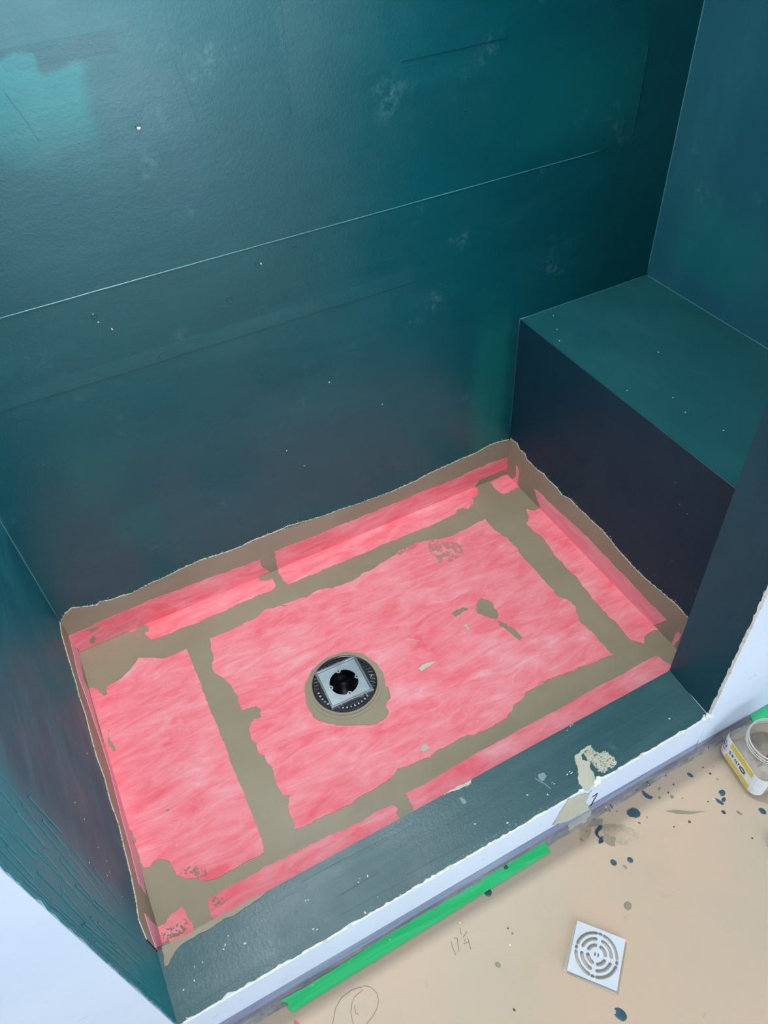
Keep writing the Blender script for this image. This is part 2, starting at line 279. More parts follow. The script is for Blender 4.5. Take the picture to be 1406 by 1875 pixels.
def slab_geo(frame, loops, h0, h1, V, F):
    """flat slab of an outline with holes, between heights h0 and h1 above its plane"""
    f = FR[frame] if isinstance(frame, str) else frame
    ar = lambda lp: sum(lp[i - 1][0] * lp[i][1] - lp[i][0] * lp[i - 1][1] for i in range(len(lp)))
    loops = [lp if ar(lp) > 0 else lp[::-1] for lp in loops]
    tris = tessellate_polygon([[Vector((a, b, 0)) for a, b in lp] for lp in loops])
    flat = [p for lp in loops for p in lp]
    base = len(V)
    n = len(flat)
    V += [f(a, b, h1) for a, b in flat]
    V += [f(a, b, h0) for a, b in flat]
    F += [(base + t[0], base + t[1], base + t[2]) for t in tris]
    k = 0
    for lp in loops:
        m = len(lp)
        for i in range(m):
            j = (i + 1) % m
            F.append((base + k + i, base + k + j, base + n + k + j, base + n + k + i))
        k += m


def slab(name, frame, loops, h0, h1, mat, parent=None):
    V, F = [], []
    slab_geo(frame, loops, h0, h1, V, F)
    return link_mesh(name, V, F, mat, parent)


def patch(name, key, h, mat, parent, amp=0.1, step=0.004, clamp=None, hole=None, h0=0.0, snap=None):
    """a traced patch laid on its plane"""
    pl, pts = T_(key)
    if snap:
        pts = [snap(*p) for p in pts]
    pts = rag(pts, amp, step, key)
    if clamp:
        pts = [clamp(*p) for p in pts]
    loops = [pts] + ([hole] if hole else [])
    return slab(name, pl, loops, h0, h, mat, parent)


def circ(cx, cy, r, n=24, r2=None, rot=0.0, jit=0.0, seed=0):
    rnd = random.Random(seed)
    r2 = r if r2 is None else r2
    out = []
    for i in range(n):
        t = 2 * math.pi * i / n
        k = 1 + rnd.uniform(-jit, jit)
        x, y = r * k * math.cos(t), r2 * k * math.sin(t)
        out.append((cx + x * math.cos(rot) - y * math.sin(rot), cy + x * math.sin(rot) + y * math.cos(rot)))
    return out


def dome_geo(frame, c, r, r2, h, V, F, rot=0.0, seed=0, jit=0.08, n=14):
    """a small rounded drop or crumb"""
    f = FR[frame]
    a = circ(c[0], c[1], r, n, r2, rot, jit, seed)
    b = [(c[0] + (p[0] - c[0]) * 0.72, c[1] + (p[1] - c[1]) * 0.72) for p in a]
    k = len(V)
    V += [f(p[0], p[1], 0.0) for p in a]
    V += [f(p[0], p[1], h * 0.8) for p in b]
    V.append(f(c[0], c[1], h))
    for i in range(n):
        j = (i + 1) % n
        F.append((k + i, k + j, k + n + j, k + n + i))
        F.append((k + n + i, k + n + j, k + 2 * n))


def inside(p, poly):
    x, y = p
    c = False
    j = len(poly) - 1
    for i in range(len(poly)):
        xi, yi = poly[i]
        xj, yj = poly[j]
        if (yi > y) != (yj > y) and x < (xj - xi) * (y - yi) / (yj - yi) + xi:
            c = not c
        j = i
    return c


def tube_geo(path, r, V, F, n=8):
    """round bead along a 3D path"""
    P = [Vector(p) for p in path]
    k0 = len(V)
    for i, p in enumerate(P):
        d = (P[min(i + 1, len(P) - 1)] - P[max(i - 1, 0)]).normalized()
        up = Vector((0, 0, 1)) if abs(d.z) < 0.9 else Vector((1, 0, 0))
        u = d.cross(up).normalized()
        w = d.cross(u)
        for q in range(n):
            t = 2 * math.pi * q / n
            V.append(p + u * (r * math.cos(t)) + w * (r * math.sin(t)))
    for i in range(len(P) - 1):
        for q in range(n):
            a, b = k0 + i * n + q, k0 + i * n + (q + 1) % n
            F.append((a, b, b + n, a + n))
    F.append(tuple(k0 + q for q in range(n)))
    F.append(tuple(k0 + (len(P) - 1) * n + q for q in reversed(range(n))))


def ribbon_geo(frame, pts, w, h, V, F):
    """thin flat stroke along a path on a plane"""
    f = FR[frame]
    P = [Vector(p) for p in pts]
    k = len(V)
    for i, p in enumerate(P):
        d = (P[min(i + 1, len(P) - 1)] - P[max(i - 1, 0)])
        d.normalize()
        nrm = Vector((-d.y, d.x)) * (w / 2)
        for s in (-1, 1):
            q = p + nrm * s
            V.append(f(q.x, q.y, h))
            V.append(f(q.x, q.y, 0.0))
    for i in range(len(P) - 1):
        a = k + i * 4
        b = a + 4
        F += [(a, a + 2, b + 2, b), (a, b, b + 1, a + 1), (a + 2, a + 3, b + 3, b + 2)]


# ------------------------------------------------------------------ materials
def lin(r, g, b):
    f = lambda c: (c / 255 / 12.92) if c / 255 <= 0.04045 else ((c / 255 + 0.055) / 1.055) ** 2.4
    return (f(r), f(g), f(b), 1)


class NT:
    def __init__(s, name):
        s.m = bpy.data.materials.new(name)
        s.m.use_nodes = True
        s.t = s.m.node_tree
        s.b = s.t.nodes['Principled BSDF']
        s.co = None

    def n(s, kind, **kw):
        x = s.t.nodes.new(kind)
        for k, v in kw.items():
            setattr(x, k, v)
        return x

    def l(s, a, b):
        s.t.links.new(a, b)

    def coord(s, scale=(1, 1, 1), rot=(0, 0, 0)):
        tc = s.n('ShaderNodeTexCoord')
        mp = s.n('ShaderNodeMapping')
        mp.inputs['Scale'].default_value = scale
        mp.inputs['Rotation'].default_value = rot
        s.l(tc.outputs['Object'], mp.inputs['Vector'])
        return mp.outputs[0]

    def noise(s, scale, detail=4, rough=0.55, vec=None, dist=0.0):
        x = s.n('ShaderNodeTexNoise')
        x.inputs['Scale'].default_value = scale
        x.inputs['Detail'].default_value = detail
        x.inputs['Roughness'].default_value = rough
        x.inputs['Distortion'].default_value = dist
        s.l(vec if vec is not None else s.coord(), x.inputs['Vector'])
        return x.outputs['Fac']

    def ramp(s, fac, stops):
        x = s.n('ShaderNodeValToRGB')
        e = x.color_ramp.elements
        while len(e) < len(stops):
            e.new(0.5)
        for el, (p, c) in zip(e, stops):
            el.position = p
            el.color = c if len(c) == 4 else (*c, 1)
        s.l(fac, x.inputs[0])
        return x.outputs[0]

    def mix(s, fac, a, b, blend='MIX'):
        x = s.n('ShaderNodeMix', data_type='RGBA', blend_type=blend)
        if isinstance(fac, float):
            x.inputs[0].default_value = fac
        else:
            s.l(fac, x.inputs[0])
        for v, i in ((a, 6), (b, 7)):
            if isinstance(v, tuple):
                x.inputs[i].default_value = v
            else:
                s.l(v, x.inputs[i])
        return x.outputs[2]

    def math(s, op, a, b=None, c=None, clamp=False):
        x = s.n('ShaderNodeMath', operation=op)
        x.use_clamp = clamp
        for i, v in enumerate((a, b, c)):
            if v is None:
                continue
            if isinstance(v, (int, float)):
                x.inputs[i].default_value = v
            else:
                s.l(v, x.inputs[i])
        return x.outputs[0]

    def bump(s, height, strength, dist=0.01):
        x = s.n('ShaderNodeBump')
        x.inputs['Strength'].default_value = strength
        x.inputs['Distance'].default_value = dist
        s.l(height, x.inputs['Height'])
        s.l(x.outputs[0], s.b.inputs['Normal'])

    def color(s, c):
        if isinstance(c, tuple):
            s.b.inputs['Base Color'].default_value = c
        else:
            s.l(c, s.b.inputs['Base Color'])

    def set(s, **kw):
        for k, v in kw.items():
            k = k.replace('_', ' ')
            if isinstance(v, (int, float, tuple)):
                s.b.inputs[k].default_value = v
            else:
                s.l(v, s.b.inputs[k])

    def maprange(s, v, a, b, c=0.0, d=1.0, smooth=True):
        x = s.n('ShaderNodeMapRange')
        if smooth:
            x.interpolation_type = 'SMOOTHSTEP'
        s.l(v, x.inputs[0])
        for i, q in enumerate((a, b, c, d)):
            x.inputs[i + 1].default_value = q
        return x.outputs[0]


BG = 1.0


def teal(name, c1, c2, streak=(1, 1, 1), rough=0.36, zones=(), uaxis=0, vaxis=2, spec=0.5, streaky=0.0, scuff=0.3, fine=0.12):
    """rolled-on waterproofing membrane: two coats showing through each other, fine roller stipple"""
    t = NT(name)
    big = t.noise(2.2, 5, 0.6)
    col = t.mix(t.maprange(big, 0.3, 0.7), c1, c2)
    sv = t.coord(streak)
    st = t.noise(6, 5, 0.6, sv, 0.6)
    col = t.mix(t.maprange(st, 0.45, 0.72, 0.0, 0.35 + streaky), col, (c2[0] * 1.5 + 0.004, c2[1] * 1.35, c2[2] * 1.3, 1))
    if zones:
        sep = t.n('ShaderNodeSeparateXYZ')
        tc = t.n('ShaderNodeTexCoord')
        t.l(tc.outputs['Object'], sep.inputs[0])
        u, v = sep.outputs[uaxis], sep.outputs[vaxis]
        nz = t.math('MULTIPLY_ADD', t.noise(14, 4, 0.6), 0.05, -0.025)
        u = t.math('ADD', u, nz)
        v = t.math('ADD', v, nz)
        for (u0, u1, v0, v1, sl, sr, sb, stp, cz, k) in zones:
            a = t.maprange(u, u0 - sl, u0 + sl)
            b = t.maprange(u, u1 - sr, u1 + sr, 1.0, 0.0)
            c = t.maprange(v, v0 - sb, v0 + sb)
            d = t.maprange(v, v1 - stp, v1 + stp, 1.0, 0.0)
            f = t.math('MULTIPLY', t.math('MULTIPLY', a, b), t.math('MULTIPLY', c, d))
            col = t.mix(t.math('MULTIPLY', f, k), col, cz)
    # chalky scuffs and fingerprints
    sc = t.math('MULTIPLY', t.maprange(t.noise(9, 6, 0.65), 0.58, 0.80), t.maprange(t.noise(60, 3, 0.7), 0.42, 0.62))
    col = t.mix(t.math('MULTIPLY', sc, scuff), col, lin(96, 138, 146))
    t.color(col)
    t.set(Roughness=t.maprange(t.noise(4.0, 4), 0.3, 0.7, rough - 0.05, rough + 0.08), Specular_IOR_Level=spec)
    h = t.math('ADD', t.noise(160, 3, 0.7), t.math('MULTIPLY', t.noise(12, 4, 0.6, sv), 2.0))
    t.bump(h, fine, 0.004)
    return t.m


GREEN = lin(14, 112, 104)
M = {}
# wall coats
TB1, TB2 = lin(3, 77, 85), lin(5, 83, 91)
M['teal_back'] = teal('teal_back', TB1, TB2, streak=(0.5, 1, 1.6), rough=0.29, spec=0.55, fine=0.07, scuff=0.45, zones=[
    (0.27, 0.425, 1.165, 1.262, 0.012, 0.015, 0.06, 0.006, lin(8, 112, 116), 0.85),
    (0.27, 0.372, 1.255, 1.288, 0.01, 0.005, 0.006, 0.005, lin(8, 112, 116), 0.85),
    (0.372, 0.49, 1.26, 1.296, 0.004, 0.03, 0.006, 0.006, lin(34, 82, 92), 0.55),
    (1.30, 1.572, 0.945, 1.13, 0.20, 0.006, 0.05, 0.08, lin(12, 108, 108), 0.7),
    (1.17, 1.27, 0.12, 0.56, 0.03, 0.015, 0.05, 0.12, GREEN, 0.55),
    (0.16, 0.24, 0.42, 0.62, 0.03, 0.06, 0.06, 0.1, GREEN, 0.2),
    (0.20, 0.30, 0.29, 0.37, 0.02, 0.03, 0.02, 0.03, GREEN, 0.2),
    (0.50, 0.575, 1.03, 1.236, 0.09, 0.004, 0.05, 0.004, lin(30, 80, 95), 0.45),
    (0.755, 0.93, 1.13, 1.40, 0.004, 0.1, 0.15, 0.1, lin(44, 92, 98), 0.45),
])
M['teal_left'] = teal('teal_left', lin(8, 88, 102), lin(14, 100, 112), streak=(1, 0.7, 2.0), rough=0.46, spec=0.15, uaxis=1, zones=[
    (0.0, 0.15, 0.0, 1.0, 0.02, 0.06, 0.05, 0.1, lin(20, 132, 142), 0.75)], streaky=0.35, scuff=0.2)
M['teal_right'] = teal('teal_right', lin(26, 84, 100), lin(32, 90, 104), streak=(1, 1.6, 0.6), rough=0.36, uaxis=1, zones=[
    (0.6, 0.85, 0.6, 0.78, 0.05, 0.06, 0.03, 0.05, GREEN, 0.35)])
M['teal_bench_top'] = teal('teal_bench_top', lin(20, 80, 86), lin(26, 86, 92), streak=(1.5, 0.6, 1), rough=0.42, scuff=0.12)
M['teal_bench_front'] = teal('teal_bench_front', lin(4, 46, 60), lin(8, 50, 66), streak=(1, 1, 1), rough=0.5, spec=0.22, scuff=0.1)  # same coat as the seat; the shade on this face is put into its colour
M['teal_curb'] = teal('teal_curb', lin(44, 82, 86), lin(52, 88, 92), streak=(0.5, 5, 1), rough=0.42, streaky=0.15, scuff=0.7, fine=0.12)
M['teal_stub'] = teal('teal_stub', lin(6, 62, 74), lin(12, 70, 84), streak=(1, 1.5, 0.5), rough=0.40, spec=0.3, scuff=0.12)
M['seam'] = teal('seam', lin(52, 112, 120), lin(66, 124, 132), rough=0.35)  # paler than the walls: fold highlights along the creases put into the colour
M['teal_streak'] = teal('teal_streak', lin(60, 104, 108), lin(52, 96, 100), rough=0.5)
M['teal_brush'] = teal('teal_brush', lin(26, 132, 142), lin(16, 116, 128), rough=0.4, spec=0.3)
M['seam_dark'] = teal('seam_dark', lin(10, 66, 78), lin(12, 70, 82), rough=0.4)


def mat_pink(name, tilt, sc=(3.2, 11, 10), light=0.0):
    t = NT(name)
    v = t.coord(sc, tilt)
    a = t.noise(3.0, 8, 0.66, v, 0.9)
    b = t.noise(7.0, 4, 0.55, None, 0.4)
    f = t.math('ADD', t.math('MULTIPLY', a, 0.65), t.math('MULTIPLY', b, 0.35))
    col = t.ramp(f, [(0.36, lin(236, 104, 116)), (0.46, lin(240, 126, 136)), (0.56, lin(241, 146, 154)), (0.68, lin(240, 174, 180))])
    if light:
        col = t.mix(light, col, lin(236, 176, 196))
    dirt = t.maprange(t.noise(5, 5, 0.6), 0.60, 0.74, 0.0, 0.30)
    col = t.mix(dirt, col, lin(190, 150, 140))
    t.color(col)
    t.set(Roughness=0.75, Specular_IOR_Level=0.25)
    t.bump(t.math('ADD', a, t.noise(220, 2, 0.6)), 0.25, 0.002)
    return t.m


M['pink'] = mat_pink('pink_fleece', (0, 0, math.radians(-4)))
M['pink_wall'] = mat_pink('pink_fleece_wall', (0, 0, 0), (3.2, 10, 11))
M['pink_side'] = mat_pink('pink_fleece_side', (0, 0, 0), (10, 3, 14), 0.25)
M['pink_lilac'] = mat_pink('pink_fleece_pale', (0, 0, 0), (10, 2.5, 10), 0.7)


def mat_thin(name, c1, c2, dirt=None, rough=0.5):
    t = NT(name)
    n = t.noise(3.0, 5, 0.6)
    col = t.mix(t.maprange(n, 0.35, 0.65), c1, c2)
    s = t.noise(9, 5, 0.6, t.coord((0.5, 3, 3)), 1.0)
    col = t.mix(t.maprange(s, 0.5, 0.75, 0, 0.35), col, c2)
    if dirt:
        col = t.mix(t.maprange(t.noise(30, 4, 0.6), 0.5, 0.7, 0, 0.5), col, dirt)
    t.color(col)
    t.set(Roughness=rough, Specular_IOR_Level=0.35)
    t.bump(t.math('ADD', s, t.math('MULTIPLY', t.noise(120, 3, 0.6), 0.25)), 0.18, 0.003)
    return t.m


M['thinset'] = mat_thin('thinset', lin(142, 131, 108), lin(152, 141, 118))
M['thinset_wall'] = mat_thin('thinset_wall', lin(144, 134, 114), lin(154, 144, 124))
M['thinset_dry'] = mat_thin('thinset_dry', lin(206, 198, 178), lin(222, 214, 196), rough=0.8)
M['thinset_cream'] = mat_thin('thinset_cream', lin(186, 184, 166), lin(200, 198, 180), lin(160, 160, 140), 0.7)
M['thinset_thin'] = mat_thin('thinset_thin', lin(176, 140, 132), lin(190, 152, 142), rough=0.8)

# white drywall
t = NT('drywall')
col = t.mix(t.maprange(t.noise(2.5, 4), 0.35, 0.65), lin(208, 221, 240), lin(216, 227, 244))
t.color(t.mix(t.maprange(t.noise(30, 4), 0.62, 0.75, 0, 0.3), col, lin(170, 176, 190)))
t.set(Roughness=0.7)
t.bump(t.noise(140, 3), 0.05, 0.002)
M['drywall'] = t.m
t = NT('lavender_board')  # lavender colour for the strip along the foot of the white face
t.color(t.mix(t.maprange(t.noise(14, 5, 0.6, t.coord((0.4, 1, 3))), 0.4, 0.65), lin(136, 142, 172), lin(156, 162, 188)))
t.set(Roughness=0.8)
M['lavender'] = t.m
t = NT('torn_plaster')
t.color(t.mix(t.maprange(t.noise(60, 5), 0.5, 0.68), lin(236, 238, 232), lin(216, 196, 180)))
t.set(Roughness=0.9)
t.bump(t.noise(200, 4), 0.6, 0.003)
M['plaster'] = t.m
t = NT('room_paint')
t.color(lin(214, 220, 226))
t.set(Roughness=0.7)
M['room_paint'] = t.m

# floor protection paper
t = NT('floor_paper')
n = t.noise(2.3, 5, 0.6)
col = t.mix(t.maprange(n, 0.35, 0.65), lin(199, 171, 145), lin(189, 170, 147))
col = t.mix(t.maprange(t.noise(7, 5, 0.65), 0.55, 0.75, 0, 0.5), col, lin(184, 164, 140))
col = t.mix(t.maprange(t.noise(22, 5, 0.7), 0.64, 0.74, 0, 0.35), col, lin(150, 138, 118))
t.color(col)
t.set(Roughness=0.55, Specular_IOR_Level=0.35)
t.bump(t.noise(5, 3), 0.15, 0.01)
M['paper'] = t.m
t = NT('cement_strip')
col = t.ramp(t.noise(45, 6, 0.65, t.coord((0.5, 1, 1))), [(0.35, lin(128, 127, 124)), (0.55, lin(160, 158, 152)), (0.7, lin(188, 186, 178))])
t.color(col)
t.set(Roughness=0.8)
t.bump(t.noise(150, 4), 0.5, 0.003)
M['cement'] = t.m
t = NT('cement_ridge')
t.color(t.ramp(t.noise(28, 6, 0.7, t.coord((0.4, 1, 1))), [(0.35, lin(126, 122, 128)), (0.55, lin(152, 146, 144)), (0.7, lin(184, 174, 156))]))
t.set(Roughness=0.8)
M['ridge'] = t.m
t = NT('green_tape')
n = t.noise(9, 5, 0.6, t.coord((0.4, 3, 1)), 0.6)
t.color(t.mix(t.maprange(n, 0.35, 0.65), lin(30, 202, 108), lin(62, 218, 136)))
t.set(Roughness=0.45)
t.bump(n, 0.3, 0.004)
M['tape'] = t.m


def plain(name, c, rough=0.5, metal=0.0, spec=0.5, bump=None, c2=None):
    t = NT(name)
    t.color(t.mix(t.maprange(t.noise(40, 4), 0.35, 0.65), c, c2 if c2 else (c[0] * 0.85, c[1] * 0.85, c[2] * 0.85, 1)))
    t.set(Roughness=rough, Metallic=metal, Specular_IOR_Level=spec)
    if bump:
        t.bump(t.noise(bump, 3), 0.2, 0.002)
    return t.m


M['paint_drop'] = plain('paint_drop', lin(58, 92, 102), 0.3, c2=lin(44, 74, 84))
M['paint_dark'] = plain('paint_dark', lin(36, 66, 80), 0.3)
M['mud_drop'] = plain('mud_drop', lin(146, 138, 116), 0.7)
M['brown_speck'] = plain('brown_speck', lin(96, 72, 52), 0.7)
M['white_speck'] = plain('white_speck', lin(232, 236, 230), 0.8)
M['chalk'] = plain('chalk', lin(128, 152, 152), 0.8)
M['pencil'] = plain('pencil', lin(128, 112, 98), 0.7)
M['black_ink'] = plain('black_ink', lin(24, 24, 38), 0.5)
M['red_scrap'] = plain('red_scrap', lin(236, 92, 112), 0.6)
M['black_plastic'] = plain('black_plastic', lin(34, 36, 44), 0.28, c2=lin(26, 28, 34))
M['black_deep'] = plain('black_deep', lin(14, 15, 18), 0.22)
M['steel'] = plain('steel', lin(172, 186, 190), 0.36, 0.75, c2=lin(160, 174, 178))
M['steel_lip'] = plain('steel_lip', lin(200, 202, 212), 0.22, 0.85)
M['polished'] = plain('polished', lin(226, 229, 232), 0.30, 0.35, c2=lin(218, 222, 226))
M['label_white'] = plain('label_white', lin(226, 228, 232), 0.5)
M['label_yellow'] = plain('label_yellow', lin(226, 196, 74), 0.5)
M['blue_plastic'] = plain('blue_plastic', lin(52, 92, 150), 0.35)
M['pale_plastic'] = plain('pale_plastic', lin(196, 196, 200), 0.4)
M['dust'] = plain('dust', lin(176, 160, 142), 0.9, c2=lin(142, 126, 116), bump=80)
t = NT('soft_smear')
t.color(lin(168, 158, 134))
t.set(Roughness=0.7)
n = t.noise(26, 5, 0.65)
t.set(Alpha=t.maprange(n, 0.36, 0.66, 0.05, 0.42))
M['soft_smear'] = t.m
t = NT('thin_haze')
t.color(lin(176, 150, 134))
t.set(Roughness=0.8)
t.set(Alpha=t.maprange(t.noise(70, 5, 0.7), 0.42, 0.62, 0.0, 0.8))
M['thin_haze'] = t.m
t = NT('pink_speckle')
t.color(lin(140, 132, 112))
t.set(Roughness=0.7)
t.set(Alpha=t.maprange(t.noise(190, 3, 0.6), 0.50, 0.56, 0.0, 0.9))
M['speckle'] = t.m
# milky clear plastic
t = NT('clear_plastic')
t.color(lin(214, 206, 192))
t.set(Roughness=0.12, Specular_IOR_Level=0.6)
t.set(Alpha=t.maprange(t.noise(14, 4, 0.6), 0.35, 0.65, 0.14, 0.30))
M['clear'] = t.m
t = NT('clear_rim')
t.color(lin(226, 222, 212))
t.set(Roughness=0.15, Alpha=0.55)
M['clear_rim'] = t.m
t = NT('window_glass')
t.color((1, 1, 1, 1))
t.set(Roughness=0.02, Alpha=0.08)
M['glass'] = t.m
M['frame_white'] = plain('frame_white', lin(236, 238, 240), 0.4)

# ------------------------------------------------------------------ the room
XL, XR, YF = -1.4, 2.8, -2.2
struct(box('floor', (XL, YF, HF - 0.03), (XR, 0.0, HF), M['paper']), 'tan protective paper over the bathroom floor, spotted with teal paint', 'floor')
FLOOR = bpy.data.objects['floor']
struct(box('ceiling', (XL, YF, TOP), (XR, D + 0.1, TOP + 0.05), M['room_paint']))
struct(box('wall_far_left', (XL - 0.05, YF, HF), (XL, 0.0, TOP), M['room_paint']))
struct(box('wall_far_right', (XR, YF, HF), (XR + 0.05, 0.0, TOP), M['room_paint']))
bm = bmesh.new()
wx0, wx1, wz0, wz1 = 0.05, 1.65, 0.03, 1.93
bm_box(bm, (XL, YF - 0.1, HF), (wx0, YF, TOP))
bm_box(bm, (wx1, YF - 0.1, HF), (XR, YF, TOP))
bm_box(bm, (wx0, YF - 0.1, HF), (wx1, YF, wz0))
bm_box(bm, (wx0, YF - 0.1, wz1), (wx1, YF, TOP))
struct(link_bm('wall_opposite', bm, M['room_paint']))
bm = bmesh.new()
for a, b in (((wx0, wz0), (wx0 + 0.05, wz1)), ((wx1 - 0.05, wz0), (wx1, wz1)), ((wx0 + 0.05, wz0), (wx1 - 0.05, wz0 + 0.05)),
             ((wx0 + 0.05, wz1 - 0.05), (wx1 - 0.05, wz1))):
    bm_box(bm, (a[0], YF - 0.08, a[1]), (b[0], YF - 0.02, b[1]))
win = struct(link_bm('window_1', bm, M['frame_white']))
box('pane', (wx0 + 0.05, YF - 0.052, wz0 + 0.05), (wx1 - 0.05, YF - 0.048, wz1 - 0.05), M['glass'], win)

# partition left of the shower and the shower's own walls
struct(box('wall_front_left', (XL, 0.0, HF), (-0.0012, CW, TOP), M['drywall']), 'pale blue white drywall left of the shower opening', 'wall')
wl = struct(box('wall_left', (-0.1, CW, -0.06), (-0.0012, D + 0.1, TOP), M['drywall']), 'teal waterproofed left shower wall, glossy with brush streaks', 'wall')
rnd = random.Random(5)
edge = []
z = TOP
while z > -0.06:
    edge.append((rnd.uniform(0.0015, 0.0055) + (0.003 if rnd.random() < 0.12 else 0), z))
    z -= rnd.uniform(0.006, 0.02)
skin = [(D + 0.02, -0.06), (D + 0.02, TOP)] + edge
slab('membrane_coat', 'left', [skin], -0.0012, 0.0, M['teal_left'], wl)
rnd = random.Random(31)
V, F = [], []
for k in range(60):
    y0 = 0.012 + 0.15 * rnd.random() ** 1.6
    z0_ = rnd.uniform(0.12, 0.95)
    L = rnd.uniform(0.06, 0.30)
    dr = rnd.uniform(-0.05, 0.12)
    ribbon_geo('left', [(y0 + dr * L * q / 6 + rnd.uniform(-.0005, .0005), z0_ + L * q / 6) for q in range(7)], rnd.uniform(0.0008, 0.0034), 0.0003 + 0.00001 * k, V, F)
o = link_mesh('brush_streak', V, F, M['teal_brush'], wl)
o['kind'] = 'stuff'
edge2 = [(y + rnd.uniform(0.0006, 0.0022), z) for y, z in edge if 0.05 < z < 1.3]
slab('coat_edge', 'left', [[(y, z) for y, z in edge if 0.05 < z < 1.3] + edge2[::-1]], -0.0002, 0.0010, M['teal_brush'], wl)
wb = struct(box('wall_back', (-0.1, D, -0.06), (WR + 0.1, D + 0.1, TOP), M['teal_back']), 'long teal waterproofed back shower wall with horizontal joints', 'wall')
wr = struct(box('wall_right', (WR, CW, -0.06), (WR + 0.1, D, TOP), M['teal_right']), 'dark teal shower wall above the bench', 'wall')

# stub wall right of the opening; it leans very slightly
xi = lambda z: 1.2026 - 0.0248 * z
xo = lambda z: 1.1966 - 0.0215 * z
z0, z1 = HF, TOP
V = [(xo(z0) + .001, 0, z0), (XR, 0, z0), (XR, CW, z0), (xi(z0) + .001, CW, z0), (xo(z1) + .001, 0, z1), (XR, 0, z1), (XR, CW, z1), (xi(z1) + .001, CW, z1)]
F = [(0, 1, 2, 3), (4, 5, 6, 7), (0, 1, 5, 4), (1, 2, 6, 5), (2, 3, 7, 6), (3, 0, 4, 7)]
wf = struct(link_mesh('wall_front_right', V, F, M['drywall']), 'short stub wall right of the shower opening, teal inside and white outside', 'wall')


def stub_face(a, b, h):
    k = a / CW
    x = xo(b) * (1 - k) + xi(b) * k
    return (x + 0.001 - h, a, b)


rnd = random.Random(8)
edge = []
z = TOP
while z > HC:
    edge.append((rnd.uniform(0.005, 0.0085) + (0.003 if rnd.random() < 0.15 else 0), z))
    z -= rnd.uniform(0.005, 0.018)
edge.append((0.008, HC - 0.004))
slab('membrane_coat', stub_face, [[(CW + 0.001, HC - 0.004), (CW + 0.001, TOP)] + edge], 0.0, 0.001, M['teal_stub'], wf)
box('back_coat', (xi(HC), CW, -0.06), (WR + 0.02, CW + 0.001, TOP), M['teal_stub'], wf)
# raised torn plaster along the outside corner
rnd = random.Random(18)
pe = []
z = 1.6
inner = []
while z > HC + 0.004:
    inner.append((rnd.uniform(0.0045, 0.0078), z))
    z -= rnd.uniform(0.004, 0.014)
slab('plaster_edge', stub_face, [[(-0.0004, HC), (-0.0004, 1.6)] + inner], 0.0, 0.0022, M['plaster'], wf)
V, F = [], []
for k in range(10):
    dome_geo('curb', (1.190 + rnd.uniform(-0.012, 0.014), rnd.uniform(-0.002, 0.010)), rnd.uniform(.003, .007), rnd.uniform(.002, .005), rnd.uniform(.003, .006), V, F, rnd.uniform(0, 3), k)
link_mesh('plaster_lump', V, F, M['plaster'], wf)

# ------------------------------------------------------------------ curb
curb = thing('shower_curb', 'low curb across the shower opening, teal on top with a white drywall face', 'curb', (0.6, CW / 2, HF))
box('curb_body', (0.0, 0.0016, HF + 0.0005), (1.1975, CW - 0.001, HC - 0.0012), M['drywall'], curb)
box('face_panel', (0.0, 0.0, -0.040), (1.197, 0.0016, HC - 0.0012), M['drywall'], curb)
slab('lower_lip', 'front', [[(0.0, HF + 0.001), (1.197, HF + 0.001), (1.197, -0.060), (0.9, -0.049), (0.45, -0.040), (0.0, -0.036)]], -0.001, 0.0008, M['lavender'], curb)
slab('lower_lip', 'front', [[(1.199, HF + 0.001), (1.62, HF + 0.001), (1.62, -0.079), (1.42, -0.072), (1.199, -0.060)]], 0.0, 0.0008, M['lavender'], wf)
rnd = random.Random(3)
edge = []
x = xo(HC) - 0.002
while x > 0.0:
    edge.append((x, rnd.uniform(0.0015, 0.0055) + (0.004 if rnd.random() < 0.08 else 0)))
    x -= rnd.uniform(0.004, 0.016)
slab('membrane_coat', 'curb', [[(0.0, CW), (xi(HC) - 0.0005, CW)] + edge + [(0.0, 0.004)]], -0.0012, 0.0, M['teal_curb'], curb)
box('inner_coat', (0.0, CW - 0.001, 0.0005), (1.2, CW, HC - 0.0012), M['teal_curb'], curb)
V, F = [], []
x = 0.01
e1, e2 = [], []
while x < xo(HC) - 0.004:
    e1.append((x, rnd.uniform(0.001, 0.0038) + (0.003 if rnd.random() < 0.1 else 0)))
    e2.append((x, -0.0006))
    x += rnd.uniform(0.004, 0.012)
slab('plaster_edge', 'curb', [e2 + e1[::-1]], -0.001, 0.0006, M['plaster'], curb)
patch('thinset_smear', 'curb_smear', 0.0016, M['thinset_wall'], curb, 0.08, 0.005)
patch('thinset_smear', 'curb_smear2', 0.0014, M['thinset_cream'], curb, 0.1, 0.004)
patch('thinset_smear', 'curb_smear3', 0.0014, M['chalk'], curb, 0.1, 0.003)
patch('thinset_smear', 'curb_smear4', 0.0012, M['chalk'], curb, 0.3, 0.002)
patch('cream_smear', 'cream_blob', 0.0016, M['thinset_cream'], curb, 0.12, 0.003)
patch('plaster_chip', 'white_chunk', 0.0045, M['plaster'], curb, 0.3, 0.003)
patch('face_smear', 'face_smear', 0.0018, M['thinset_cream'], curb, 0.12, 0.004)
for k, (key, mt) in enumerate((('squiggle', 'black_ink'),)):
    pl, pts = T_(key)
    V, F = [], []
    ribbon_geo('front', pts, 0.0022, 0.0012, V, F)
    link_mesh('ink_mark', V, F, M[mt], curb)
V, F = [], []
pl, pts = T_('curb_scratch')
ribbon_geo('curb', rag(pts, 0.1, 0.006, 1)[:10], 0.0016, 0.0008, V, F)
link_mesh('scratch', V, F, M['chalk'], curb)


